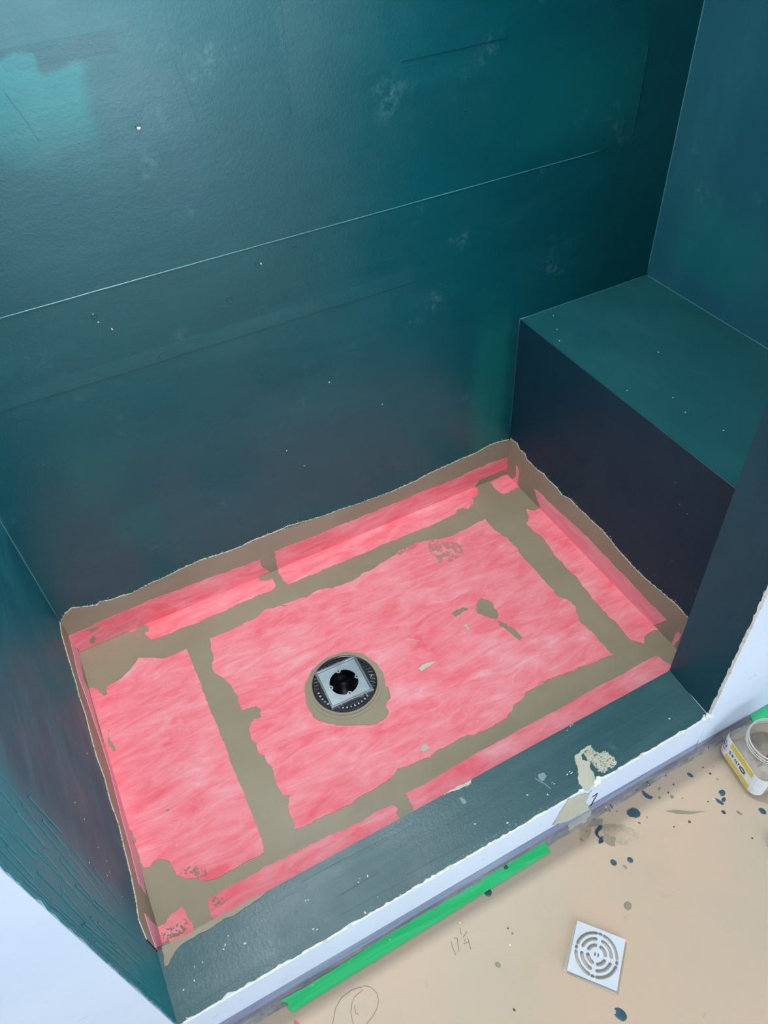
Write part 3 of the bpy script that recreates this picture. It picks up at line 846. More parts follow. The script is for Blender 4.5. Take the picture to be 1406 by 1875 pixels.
def crumbs(name, frame, poly, n, rmin, rmax, h, mat, parent, seed, dens=None):
    r_ = random.Random(seed)
    xs = [p[0] for p in poly]
    ys = [p[1] for p in poly]
    V, F = [], []
    c = 0
    g = 0
    while c < n and g < n * 60:
        g += 1
        p = (r_.uniform(min(xs), max(xs)), r_.uniform(min(ys), max(ys)))
        if inside(p, poly):
            r1 = r_.uniform(rmin, rmax) * (0.6 + 0.8 * r_.random() ** 2)
            dome_geo(frame, p, r1, r1 * r_.uniform(0.5, 1), h * r_.uniform(0.6, 1.2), V, F, r_.uniform(0, 3), g, 0.25, 7)
            c += 1
    o = link_mesh(name, V, F, mat, parent)
    o['kind'] = 'stuff'
    return o


crumbs('porous_smear', 'curb', T_('cream_porous')[1], 900, 0.0009, 0.0025, 0.0012, M['thinset_cream'], curb, 4)


def flecks(key, frame, parent, mat, r0=0.0009, r1=0.0019, seed=1, name='plaster_fleck'):
    r_ = random.Random(seed)
    V, F = [], []
    for i, p in enumerate(T_(key)[1]):
        a = r_.uniform(r0, r1)
        dome_geo(frame, p, a * r_.uniform(1, 1.7), a * 0.7, 0.0006, V, F, r_.uniform(0, 3), i, 0.25, 7)
    o = link_mesh(name, V, F, mat, parent)
    o['kind'] = 'stuff'
    return o


flecks('flecks_curb', 'curb', curb, M['white_speck'], seed=3)
# long trowel streaks and dusty edge of the curb
V, F = [], []
rnd = random.Random(77)
for k in range(46):
    x0 = rnd.uniform(0.02, 1.1)
    y0 = rnd.uniform(0.008, CW - 0.01)
    L = rnd.uniform(0.03, 0.16)
    sl = rnd.uniform(-0.03, 0.03)
    ribbon_geo('curb', [(x0 + L * q / 4, y0 + sl * L * q / 4 + rnd.uniform(-.0004, .0004)) for q in range(5)], rnd.uniform(0.0005, 0.0011), 0.0002 + 0.00001 * k, V, F)
o = link_mesh('trowel_streak', V, F, M['teal_streak'], curb)
o['kind'] = 'stuff'
o = crumbs('edge_dust', 'curb', [(0.45, 0.003), (0.9, 0.003), (0.9, 0.008), (0.74, 0.012), (0.72, 0.022), (0.66, 0.014), (0.5, 0.010)], 170, 0.0005, 0.0014, 0.0005, M['chalk'], curb, 9)

# ------------------------------------------------------------------ bench
bench = thing('shower_bench', 'built in teal shower bench at the right end of the pan', 'bench', (1.5, 0.53, 0))
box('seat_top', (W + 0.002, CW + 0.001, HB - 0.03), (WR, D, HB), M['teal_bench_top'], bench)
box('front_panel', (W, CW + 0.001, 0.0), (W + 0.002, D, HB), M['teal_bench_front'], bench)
flecks('flecks_top', 'benchtop', bench, M['white_speck'], 0.0012, 0.0022, 7)
flecks('flecks_bench', 'bench', bench, M['chalk'], 0.0008, 0.0014, 8)
flecks('flecks_left', 'left', wl, M['white_speck'], 0.0008, 0.0014, 9)
flecks('specks_back', 'back', wb, M['white_speck'], 0.0011, 0.0022, 10)


def bead(name, pts, r, mat, parent, wob=0.0):
    r_ = random.Random(len(name) + int(r * 1e5) + len(pts))
    P = []
    for i in range(len(pts) - 1):
        a, b = Vector(pts[i]), Vector(pts[i + 1])
        n = max(2, int((b - a).length / 0.04))
        for q in range(n):
            p = a.lerp(b, q / n)
            P.append(p + Vector((r_.uniform(-wob, wob), r_.uniform(-wob, wob), r_.uniform(-wob, wob))))
    P.append(Vector(pts[-1]))
    V, F = [], []
    tube_geo(P, r, V, F)
    return link_mesh(name, V, F, mat, parent, True)


bead('edge_bead', [(W + .0005, CW, HB - .0005), (W + .0005, D, HB - .0005)], 0.0012, M['seam_dark'], bench, .0003)
bead('corner_seam', [(W, D, 0.15), (W, D, HB)], 0.0013, M['seam_dark'], bench, .0003)
bead('back_seam', [(W, D, HB), (WR, D, HB)], 0.0012, M['seam'], bench, .0003)
bead('side_seam', [(WR, D, HB), (WR, CW, HB)], 0.0014, M['seam'], bench, .0003)
bead('corner_seam', [(WR, D, HB), (WR, D, TOP)], 0.0022, M['seam'], wr, .0004)
bead('corner_seam', [(0, D, 0.13), (0, D, 0.9)], 0.0020, M['seam'], wl, .0004)
bead('joint_ridge', [(-0.0, D + .0003, 0.906), (0.5, D + .0003, 0.907), (1.15, D + .0003, 0.9055), (1.5, D + .0006, 0.905)], 0.0013, M['seam'], wb, .0002)
# overlapping edges of membrane bands on the back wall
f = FR['back']


def lap(x0, x1, zz, h, drop, seed):
    r_ = random.Random(seed)
    top, bot = [], []
    x = x0
    while x < x1:
        top.append((x, zz + r_.uniform(-.0012, .0012)))
        x += 0.03
    top.append((x1, zz))
    V, F = [], []
    k = len(top)
    V = [f(a, b, 0.0008) for a, b in top] + [f(a, b, 0.0) for a, b in top] + [f(a, b - drop if not h else b + drop, 0.0) for a, b in top]
    for i in range(k - 1):
        F += [(i, i + 1, k + i + 1, k + i), (i, i + 1, 2 * k + i + 1, 2 * k + i)]
    return link_mesh('membrane_lap', V, F, M['teal_back'], wb)


lap(0.02, 1.28, 0.799, False, 0.05, 1)
lap(0.02, 1.0, 0.729, True, 0.04, 2)
lap(0.90, 1.05, 1.163, False, 0.03, 3)
lap(0.98, 1.21, 1.172, True, 0.03, 4)
lap(0.32, 0.49, 1.297, False, 0.03, 5)
V, F = [], []
for (a, b, c, d) in ((0.572, 1.24, 0.588, 1.15), (0.762, 1.30, 0.755, 1.13), (0.31, 1.245, 0.333, 1.172), (1.575, 1.1, 1.573, 0.92)):
    ribbon_geo('back', [(a, b), ((a + c) / 2 + .002, (b + d) / 2), (c, d)], 0.0022, 0.0008, V, F)
link_mesh('coat_edge', V, F, M['teal_back'], wb)
# screw dimples and the small chips on the wall
for i, (p, r_) in enumerate(zip(T_('nails')[1], (.006, .003, .004, .006, .004, .008, .006, .01, .005))):
    V, F = [], []
    ring = circ(p[0], p[1], r_ * .8, 14)
    tube_geo([f(a, b, 0.0002) for a, b in ring + [ring[0]]], 0.0008, V, F, 5)
    link_mesh('nail_dimple', V, F, M['teal_back'], wb)
V, F = [], []
for a, b in (((0.489, 1.1560), (0.4905, 1.1530)),):
    dome_geo('back', a, .0035, .0025, .001, V, F)
link_mesh('plaster_chip', V, F, M['white_speck'], wb)

# ------------------------------------------------------------------ shower pan
pan = thing('shower_pan', 'pink waterproofing membrane on the shower floor with grey thinset over its seams', 'shower floor', (0.65, 0.53, 0))
DC = (0.5518, 0.5045)
hole = circ(DC[0], DC[1], 0.060, 40)
base_loop = [(0, CW + 0.0003), (W - 0.0003, CW + 0.0003), (W - 0.0003, D), (0, D)]
slab('thinset_bed', 'floor', [base_loop, hole], -0.03, 0.0, M['thinset'], pan)
cy = lambda a, b: (min(max(a, 0.0012), W - 0.0012), min(max(b, CW + 0.001), D - 0.0015))
# bands turn up the wall at the crease: their edges there meet it
cb = lambda a, b: (a if a < W - 0.015 else W - 0.0019, (CW + 0.001 if b < CW + 0.034 else b) if b < D - 0.006 else D - 0.0019)
wbn = lambda a, b: (a, b if b > 0.0195 else 0.0008)
cw_ = lambda a, b: (min(max(a, 0.0012), W - 0.0012), max(b, 0.0008))
cl_ = lambda a, b: (min(max(a, CW + 0.001), D - 0.001), max(b, 0.0008))
patch('membrane_sheet', 'main_sheet', 0.0009, M['pink'], pan, 0.12, 0.0035, cy, hole)
patch('membrane_sheet', 'left_sheet', 0.0009, M['pink'], pan, 0.08, 0.0035, cy)
for k in ('back_left_floor', 'back_right_floor', 'corner_blob', 'right_floor_band', 'front_right', 'front_left', 'front_corner'):
    patch('membrane_band', k, 0.0009, M['pink'], pan, 0.13 if k not in ('front_right',) else 0.04, 0.0035, cy, snap=cb)


def wall_band(key, pl, lo, hi, h=0.0018, amp=0.1):
    """thinset on the wall above the floor: the traced top edge closed off at the floor"""
    _, pts = T_(key)
    pts = rag(pts + [(pts[-1][0], pts[-1][1])], amp, 0.003, key)
    n = len(pts)
    # drop the closing run
    keep = pts
    return keep


def band(key, pl, a0, a1, mat, fringe_seed):
    _, pts = T_(key)
    d = 1 if pts[-1][0] > pts[0][0] else -1
    pts = [(a0, pts[0][1])] + [p for p in pts if (a0 < p[0] < a1)] + [(a1, pts[-1][1])] if d > 0 else \
          [(a1, pts[0][1])] + [p for p in pts if (a0 < p[0] < a1)] + [(a0, pts[-1][1])]

    def ragged(seed, amp, lift):
        rr = random.Random(seed)
        out = []
        for i in range(len(pts) - 1):
            a, b = Vector(pts[i]), Vector(pts[i + 1])
            n = max(1, int((b - a).length / 0.0028))
            for q in range(n):
                p = a.lerp(b, q / n)
                s = rr.uniform(-1, 1) * amp + (rr.uniform(0, 2.2) * amp if rr.random() < 0.15 else 0)
                out.append((p.x, p.y + s + lift))
        out.append(pts[-1])
        return out
    close = [(pts[-1][0], 0.0), (pts[0][0], 0.0)]
    top = ragged(key, 0.0011, -0.0012)
    slab('thinset_band', pl, [top + close], 0.0, 0.0018, mat, pan)
    top2 = ragged(key + 'x', 0.0013, 0.0004)
    low = [(p[0], p[1] - 0.02) for p in (pts[-1], pts[0])]
    slab('dried_edge', pl, [top2 + close], 0.0, 0.0012, M['thinset_dry'], pan)
    # spatter above the edge
    rr = random.Random(fringe_seed)
    V, F = [], []
    for k in range(90):
        i = rr.randrange(len(top) - 1)
        p = top[i]
        r1 = rr.uniform(.0004, .0010)
        dome_geo(pl, (p[0], p[1] + abs(rr.gauss(0, 0.004)) + .001), r1 * 1.6, r1, .0004, V, F, rr.uniform(0, 3), k, .2, 6)
    o = link_mesh('spatter', V, F, M['thinset_dry'], pan)
    o['kind'] = 'stuff'


band('thin_back', 'back', 0.002, W - 0.002, M['thinset_wall'], 1)
band('thin_bench', 'bench', CW + 0.002, D - 0.002, M['thinset_wall'], 2)
band('thin_left', 'left', CW + 0.001, D - 0.002, M['thinset_wall'], 3)
for k, mt in (('back_left_wall', 'pink_wall'), ('back_right_wall', 'pink_wall'), ('corner_sliver', 'pink_side'), ('right_wall_band', 'pink_side'), ('right_end_chip', 'pink_side')):
    patch('membrane_band', k, 0.0026, M[mt], pan, 0.10, 0.0035, cw_, h0=0.0018, snap=wbn)
for k in ('left_sliver', 'left_low_sliver'):
    patch('membrane_band', k, 0.0026, M['pink_lilac'], pan, 0.05, 0.004, cl_, h0=0.0018)
for k in 'bcdghij':
    patch('thinset_smear', 'smear_' + k, 0.0016, M['thinset'], pan, 0.2, 0.002, cy, h0=0.0009)
for k in 'efk':
    patch('thinset_smear', 'smear_' + k, 0.0018, M['thinset_cream'], pan, 0.05, 0.004, cy, h0=0.0011)
for k in 'al':
    patch('thinset_haze', 'smear_' + k, 0.0014, M['thin_haze'], pan, 0.3, 0.003, cy, h0=0.0009)
for k in 'mn':
    patch('thinset_smear', 'smear_' + k, 0.0034, M['thinset_wall'], pan, 0.2, 0.003, cw_, h0=0.0026)
for k in ('speck_left', 'speck_front', 'speck_corner'):
    patch('thinset_speckle', k, 0.0015, M['speckle'], pan, 0.2, 0.003, cy, h0=0.0009)
bm_ = [(1.06, 0.56), (1.2, 0.6)]
V, F = [], []
ribbon_geo('floor', [(0.742, 0.545), (0.756, 0.533), (0.768, 0.521)], 0.0018, 0.0022, V, F)
link_mesh('thinset_smear', V, F, M['thinset_cream'], pan)

# ------------------------------------------------------------------ drain
drain = thing('floor_drain', 'round black shower drain with a square steel frame set in the pink floor', 'drain', (DC[0], DC[1], 0))
DF = lambda a, b, h: (a, b, h)
patch('mortar_smear', 'drain_smear', 0.0024, M['thinset'], drain, 0.06, 0.004, None, circ(DC[0], DC[1], 0.076, 48), h0=0.0009)


def ring_slab(name, r0, r1, h0, h1, mat, par, c=DC, n=64):
    return slab(name, DF, [circ(c[0], c[1], r1, n), circ(c[0], c[1], r0, n)], h0, h1, mat, par)


MC = (0.5495, 0.5005)
ring_slab('mortar_ring', 0.0830, 0.0900, 0.0006, 0.0036, M['thinset'], drain, MC)
ring_slab('mortar_ring', 0.0760, 0.0822, 0.0006, 0.0042, M['thinset'], drain, (0.5505, 0.5020))
ring_slab('flange', 0.040, 0.0785, -0.004, 0.0046, M['black_plastic'], drain)
V, F = [], []
NR = 44
for k in range(NR):
    a0, a1 = 2 * math.pi * k / NR, 2 * math.pi * (k + 1) / NR
    am = (a0 + a1) / 2
    pt = lambda r, a: (DC[0] + r * math.cos(a), DC[1] + r * math.sin(a))
    for q in ((pt(0.062, a0), pt(0.0745, am)), (pt(0.0745, am), pt(0.062, a1))):
        ribbon_geo(lambda a, b, h: (a, b, 0.0046 + h), q, 0.0013, 0.0012, V, F) if False else None
        P = [Vector((q[0][0], q[0][1], 0.005)), Vector((q[1][0], q[1][1], 0.005))]
        tube_geo(P, 0.0008, V, F, 5)
tube_geo([(DC[0] + 0.0752 * math.cos(a * math.pi / 32), DC[1] + 0.0752 * math.sin(a * math.pi / 32), 0.005) for a in range(65)], 0.0009, V, F, 5)
tube_geo([(DC[0] + 0.0612 * math.cos(a * math.pi / 32), DC[1] + 0.0612 * math.sin(a * math.pi / 32), 0.005) for a in range(65)], 0.0009, V, F, 5)
o = link_mesh('flange_lattice', V, F, M['black_plastic'], drain)
V, F = [], []
rnd = random.Random(6)
for k in range(NR):
    a = 2 * math.pi * (k + 0.5) / NR
    low = math.cos(a - math.radians(-118))
    if low < 0.35 and rnd.random() < 0.85:
        continue
    rr = 0.0665
    c = (DC[0] + rr * math.cos(a), DC[1] + rr * math.sin(a))
    s = rnd.uniform(0.0026, 0.0040)
    tri = [(c[0] + s * math.cos(a + q), c[1] + s * math.sin(a + q)) for q in (math.pi, math.pi + 2.1, math.pi - 2.1)]
    slab_geo(DF, [tri], 0.0046, 0.0051, V, F)
o = link_mesh('mortar_crumb', V, F, M['pale_plastic'], drain)  # pale triangles: reflections in the lower lattice openings, put into the colour
o['kind'] = 'stuff'
# steel frame: square plate, round throat with four screw lobes
RF = math.radians(-2)
rp = lambda x, y: (DC[0] - 0.0015 + x * math.cos(RF) - y * math.sin(RF), DC[1] - 0.0005 + x * math.sin(RF) + y * math.cos(RF))
hs = 0.0530
inner = []
NN = 96
for i in range(NN):
    a = 2 * math.pi * i / NN
    r = 0.0345
    for q in range(4):
        d = (a - q * math.pi / 2 + math.pi) % (2 * math.pi) - math.pi
        if abs(d) < 0.19:
            r = 0.0345 - 0.0060 * math.sqrt(max(0, 1 - (d / 0.19) ** 2))
    inner.append(rp(r * math.cos(a), r * math.sin(a)))
holes = []
for q in range(4):
    a = q * math.pi / 2
    c = rp(0.0336 * math.cos(a), 0.0336 * math.sin(a))
    holes.append(circ(c[0], c[1], 0.0022, 10))
outer = [rp(-hs, -hs), rp(hs, -hs), rp(hs, hs), rp(-hs, hs)]
slab('frame_plate', DF, [outer, inner] + holes, 0.0095, 0.0112, M['steel'], drain)
li = [rp(s1 * (hs - 0.0040), s2 * (hs - 0.0040)) for s1, s2 in ((-1, -1), (1, -1), (1, 1), (-1, 1))]
lo_ = [rp(s1 * (hs + 0.0012), s2 * (hs + 0.0012)) for s1, s2 in ((-1, -1), (1, -1), (1, 1), (-1, 1))]
o = slab('frame_lip', DF, [lo_, li], 0.0050, 0.0165, M['steel_lip'], drain)
md = o.modifiers.new('bevel', 'BEVEL')
md.width = 0.0012
md.segments = 2
V, F = [], []
for q in range(4):
    p0, p1 = li[q], li[(q + 1) % 4]
    tube_geo([(p0[0], p0[1], 0.0114), (p1[0], p1[1], 0.0114)], 0.0006, V, F, 5)
link_mesh('frame_groove', V, F, M['black_plastic'], drain)
# throat
V, F = [], []
prof = [(0.0405, 0.0094), (0.0405, -0.022), (0.032, -0.024), (0.032, -0.030), (0.028, -0.031), (0.028, -0.046), (0.024, -0.048), (0.024, -0.105), (0.0001, -0.105)]
n = 48
for r, z in prof:
    for i in range(n):
        a = 2 * math.pi * i / n
        V.append((DC[0] + r * math.cos(a), DC[1] + r * math.sin(a), z))
for k in range(len(prof) - 1):
    for i in range(n):
        j = (i + 1) % n
        F.append((k * n + i, k * n + j, (k + 1) * n + j, (k + 1) * n + i))
link_mesh('throat', V, F, M['black_deep'], drain, True)

# ------------------------------------------------------------------ floor edge, tape, marks
trim = struct(slab('trim_1', 'out', [rag([(0.03, 0.0), (1.19, 0.0), (1.55, 0.0), (1.55, -0.0175), (0.9, -0.0178), (0.03, -0.0200)], 0.05, 0.01, 4)], -0.002, 0.0022, M['cement']),
              'speckled grey cement strip along the foot of the curb', 'trim')
slab('cement_ridge', 'out', [rag([(0.03, 0.002), (1.6, 0.002), (1.6, -0.0062), (0.03, -0.0066)], 0.06, 0.008, 2)], 0.0, 0.0048, M['ridge'], trim)
for a, b, c in ((0.945, 0.0, 1), (1.05, 0.001, 2)):
    box('joint', (a, -0.018, HF), (a + 0.0015, -0.006, HF + 0.0028), M['black_ink'], trim)
patch('thinset_smear', 'strip_smear', 0.0056, M['thinset_cream'], trim, 0.15, 0.004)
crumbs('plaster_crumb', 'out', [(0.1, -0.003), (1.5, -0.003), (1.5, -0.018), (0.1, -0.018)], 60, 0.0006, 0.0016, 0.0042, M['white_speck'], trim, 5)
crumbs('grit', 'out', [(0.1, -0.003), (1.5, -0.003), (1.5, -0.018), (0.1, -0.018)], 60, 0.0006, 0.0014, 0.0042, M['brown_speck'], trim, 6)

tp = patch('tape_strip', 'tape', 0.0034, M['tape'], None, 0.03, 0.01, h0=0.0026)
tag(tp, 'long strip of green masking tape along the floor edge below the curb', 'tape')
tp2 = patch('tape_strip', 'tape2', 0.0062, M['tape'], None, 0.03, 0.01, h0=0.0050)
tag(tp2, 'short piece of green masking tape behind the plastic jar', 'tape')
tag(patch('tape_scrap', 'red', 0.0066, M['red_scrap'], None, 0.1, 0.003, h0=0.0050), 'small red scrap beside the top end of the long green tape', 'scrap')
tag(patch('tape_scrap', 'red2', 0.001, M['red_scrap'], None, 0.1, 0.003), 'tiny pink red scrap at the bottom edge of the photo below the green tape', 'scrap')

# pencil writing: 17 1/4, an oval, an arc and a small L
pen = T_('pen')[1]
V, F = [], []
for a, b in ((0, 3), (3, 7), (7, 9), (9, 11), (11, 14), (14, 17)):
    ribbon_geo('out', pen[a:b], 0.0012, 0.0003, V, F)
o = link_mesh('pencil_writing', V, F, M['pencil'], FLOOR)
o['label'] = 'pencilled number 17 1/4 on the tan paper'
for k in ('oval', 'arc', 'ell'):
    V, F = [], []
    ribbon_geo('out', T_(k)[1], 0.0010, 0.0003, V, F)
    link_mesh('pencil_mark', V, F, M['pencil'], FLOOR)

drops = T_('drops')[1]
spec = [(.0042, .0075, 'paint_drop'), (.0026, .003, 'brown_speck'), (.0078, .0068, 'paint_drop'), (.0040, .0105, 'paint_drop'), (.0066, .0042, 'paint_drop'),
        (.0036, .0050, 'paint_dark'), (.0062, .0085, 'paint_drop'), (.0034, .0068, 'mud_drop'), (.0016, .0036, 'brown_speck'), (.0026, .0026, 'mud_drop'),
        (.0030, .0030, 'brown_speck'), (.0020, .0026, 'mud_drop'), (.0016, .0026, 'mud_drop'), (.0042, .0042, 'mud_drop'), (.0034, .0028, 'mud_drop'),
        (.0026, .0018, 'brown_speck'), (.0028, .0018, 'brown_speck'), (.005, .002, 'mud_drop'), (.0016, .0016, 'brown_speck'), (.0018, .0018, 'brown_speck'),
        (.0016, .0016, 'mud_drop'), (.0016, .0016, 'mud_drop'), (.0018, .0018, 'brown_speck'), (.002, .002, 'mud_drop'), (.0024, .0020, 'brown_speck'),
        (.003, .005, 'mud_drop'), (.002, .002, 'brown_speck'), (.0016, .0016, 'white_speck'),
        (.0062, .0074, 'paint_drop'), (.0058, .0066, 'paint_drop'), (.003, .005, 'mud_drop'), (.002, .003, 'mud_drop'),
        (.0080, .0078, 'paint_drop'), (.0085, .0075, 'mud_drop'), (.0095, .0125, 'paint_drop'),
        (.0018, .0018, 'brown_speck'), (.0022, .0022, 'mud_drop'), (.002, .003, 'brown_speck'), (.005, .006, 'mud_drop'), (.0018, .0018, 'white_speck'), (.0018, .0018, 'white_speck')]
for i, (p, s) in enumerate(zip(drops, spec)):
    V, F = [], []
    dome_geo('out', p, s[0], s[1], 0.0010, V, F, 0.35, i, 0.06, 16)
    nm = {'p': 'paint_drop', 'm': 'mortar_drop', 'b': 'grit_speck', 'w': 'plaster_fleck'}[s[2][0]]
    link_mesh(nm, V, F, M[s[2]], FLOOR)
patch('paint_drop', 'blob_big', 0.0012, M['paint_drop'], FLOOR, 0.05, 0.004)
patch('paint_drop', 'leaf', 0.0012, M['paint_drop'], FLOOR, 0.05, 0.004)
patch('paint_drop', 'crescent', 0.0014, M['paint_dark'], FLOOR, 0.08, 0.003)
V, F = [], []
pd = T_('tape_dot')[1][0]
dome_geo('out', pd, .0065, .0052, 0.0050, V, F, 0.2, 3, .08, 16)
link_mesh('paint_drop', V, F, M['paint_drop'], tp)
patch('mortar_smear', 'brown_smear', 0.0010, M['mud_drop'], FLOOR, 0.1, 0.003)
patch('mortar_smear', 'green_blob', 0.0010, M['mud_drop'], FLOOR, 0.05, 0.004)
patch('mortar_haze', 'greysmear', 0.0006, M['soft_smear'], FLOOR, 0.15, 0.004)
patch('mortar_haze', 'tan_smear', 0.0006, M['soft_smear'], FLOOR, 0.15, 0.004)
patch('mortar_smear', 'streak', 0.0008, M['mud_drop'], FLOOR, 0.05, 0.004)

# ------------------------------------------------------------------ square drain grate on the paper
GC = (0.7300, -0.2304)
grate = thing('drain_grate', 'square polished drain grate with curved slots lying on the tan paper', 'drain grate', (GC[0], GC[1], HF))
ga = math.atan2(-0.23336 + 0.16213, 0.7956 - 0.73551)
gp = lambda x, y: (GC[0] + x * math.cos(ga) - y * math.sin(ga), GC[1] + x * math.sin(ga) + y * math.cos(ga))
GF = lambda a, b, h: (a, b, HF + h)
gh = 0.0468


def arc_slot(r, hw, a0, a1, n=12):
    out = [((r + hw) * math.cos(a0 + (a1 - a0) * i / n), (r + hw) * math.sin(a0 + (a1 - a0) * i / n)) for i in range(n + 1)]
    for q in range(1, 4):
        t_ = math.pi * q / 4
        out.append((r * math.cos(a1) + hw * math.cos(a1 + t_), r * math.sin(a1) + hw * math.sin(a1 + t_)))
    out += [((r - hw) * math.cos(a1 + (a0 - a1) * i / n), (r - hw) * math.sin(a1 + (a0 - a1) * i / n)) for i in range(n + 1)]
    for q in range(1, 4):
        t_ = math.pi * q / 4
        out.append((r * math.cos(a0) - hw * math.cos(a0 + t_), r * math.sin(a0) - hw * math.sin(a0 + t_)))
    return [gp(*p) for p in out]


slots = []
for q in range(4):
    c = math.pi / 4 + q * math.pi / 2
    slots.append(arc_slot(0.0385, 0.0032, c - 0.58, c + 0.58))
    slots.append(arc_slot(0.0278, 0.0033, c - 0.55, c + 0.55))
    slots.append(arc_slot(0.0165, 0.0036, c - 0.46, c + 0.46))
    e = q * math.pi / 2
    slots.append([gp(*p) for p in circ(0.0385 * math.cos(e), 0.0385 * math.sin(e), 0.0030, 10, 0.0044, e)])
for s_ in (-1, 1):
    slots.append([gp(*p) for p in circ(0.0030 * s_, 0, 0.0015, 8, 0.0042, 0)])
gout = [gp(-gh, -gh), gp(gh, -gh), gp(gh, gh), gp(-gh, gh)]
slab('grate_plate', GF, [gout] + slots, 0.0092, 0.0112, M['polished'], grate)
g2 = [gp(s1 * (gh - 0.0018), s2 * (gh - 0.0018)) for s1, s2 in ((-1, -1), (1, -1), (1, 1), (-1, 1))]
g1 = [gp(s1 * (gh - 0.0002), s2 * (gh - 0.0002)) for s1, s2 in ((-1, -1), (1, -1), (1, 1), (-1, 1))]
slab('rim', GF, [g1, g2], 0.0040, 0.0092, M['steel'], grate)
g3 = [gp(-gh - 0.006, -gh - 0.001), gp(gh + 0.001, -gh - 0.004), gp(gh - 0.002, gh - 0.003), gp(-gh - 0.003, gh - 0.006)]
slab('plastic_tray', GF, [g3], 0.0004, 0.0032, M['clear_rim'], grate)
slab('underside_ring', GF, [[gp(*p) for p in circ(0, 0, 0.044, 40)], [gp(*p) for p in circ(0, 0, 0.041, 40)]], 0.0032, 0.0092, M['steel'], grate)

# ------------------------------------------------------------------ plastic jar
JC = (1.288, -0.099)
jar = thing('plastic_jar', 'open clear square plastic jar with a yellow and white label, mortar dust inside', 'jar', (JC[0], JC[1], HF))
ja = math.radians(-10.7)
jw = lambda x, y, z: (JC[0] + x * math.cos(ja) - y * math.sin(ja), JC[1] + x * math.sin(ja) + y * math.cos(ja), HF + z)


def rsq(hw, r, n=6):
    out = []
    for q, (sx, sy) in enumerate(((1, 1), (-1, 1), (-1, -1), (1, -1))):
        for i in range(n + 1):
            a = q * math.pi / 2 + math.pi / 2 * i / n
            out.append((sx * (hw - r) + r * math.cos(a), sy * (hw - r) + r * math.sin(a)))
    return out


def loft(name, rings, mat, cap0=True, cap1=False, smooth=True):
    V, F = [], []
    n = len(rings[0][0])
    for pts, z in rings:
        V += [jw(p[0], p[1], z) for p in pts]
    for k in range(len(rings) - 1):
        for i in range(n):
            j = (i + 1) % n
            F.append((k * n + i, k * n + j, (k + 1) * n + j, (k + 1) * n + i))
    if cap0:
        F.append(tuple(range(n)))
    if cap1:
        F.append(tuple((len(rings) - 1) * n + i for i in range(n)))
    return link_mesh(name, V, F, mat, jar, smooth)


def rnd_ring(r, n=28):
    out = []
    for q in range(4):
        for i in range(7):
            a = q * math.pi / 2 + math.pi / 2 * i / 6
            out.append((r * math.cos(a), r * math.sin(a)))
    return out


def mixr(a, b, k):
    return [(p[0] * (1 - k) + q[0] * k, p[1] * (1 - k) + q[1] * k) for p, q in zip(a, b)]


R0 = 0.0635
body = [(rsq(R0 - 0.006, 0.016), 0.0006), (rsq(R0 - 0.001, 0.02), 0.006), (rsq(R0, 0.021), 0.014), (rsq(R0, 0.021), 0.080),
        (mixr(rsq(R0 - 0.002, 0.022), rnd_ring(0.055), 0.15), 0.091), (mixr(rsq(R0 - 0.006, 0.03), rnd_ring(0.053), 0.6), 0.099), (rnd_ring(0.0505), 0.104), (rnd_ring(0.0500), 0.125)]
loft('jar_body', body, M['clear'])
for zz, r in ((0.109, 0.0515), (0.116, 0.0515)):
    V, F = [], []
    tube_geo([jw(r * math.cos(a * math.pi / 24), r * math.sin(a * math.pi / 24), zz) for a in range(49)], 0.0012, V, F, 6)
    link_mesh('screw_thread', V, F, M['clear_rim'], jar, True)
V, F = [], []
tube_geo([jw(0.0505 * math.cos(a * math.pi / 24), 0.0505 * math.sin(a * math.pi / 24), 0.125) for a in range(49)], 0.0017, V, F, 8)
link_mesh('rim', V, F, M['clear_rim'], jar, True)
V, F = [], []
rnd = random.Random(2)
dn = loft('dust_fill', [(rsq(R0 - 0.009, 0.014), 0.003), (rsq(R0 - 0.004, 0.018), 0.010), (rsq(R0 - 0.004, 0.018), 0.030), (rsq(R0 - 0.012, 0.018), 0.036), (rsq(R0 - 0.035, 0.012), 0.033)], M['dust'], True, True)
dn['kind'] = 'stuff'
V, F = [], []
for (x, y, l, a) in ((-0.012, 0.0, 0.022, 1.2), (-0.006, -0.002, 0.020, 1.4), (-0.018, -0.012, 0.016, 0.3), (0.004, -0.01, 0.018, 0.8)):
    tube_geo([jw(x, y, 0.036), jw(x + l * math.cos(a), y + l * math.sin(a), 0.040)], 0.0013, V, F, 6)
o = link_mesh('debris_chip', V, F, M['brown_speck'], jar)
o['kind'] = 'stuff'


# label wraps the left face, the near-left corner and a chamfered far corner
def wrap_pt(s, z, off):
    """s runs along the left face (+y) and round its two corners"""
    r = 0.021
    L = R0 - r
    if s > L:
        a = (s - L) / r
        a = min(a, math.pi / 2)
        x, y = -L - (r + off) * math.cos(a), L + (r + off) * math.sin(a)
    elif s < -L:
        a = min((-s - L) / r, math.pi / 2)
        e = max(0.0, (-s - L) - r * math.pi / 2)
        x, y = -L - (r + off) * math.cos(a) + e, -L - (r + off) * math.sin(a)
    else:
        x, y = -R0 - off, s
    return jw(x, y, z)


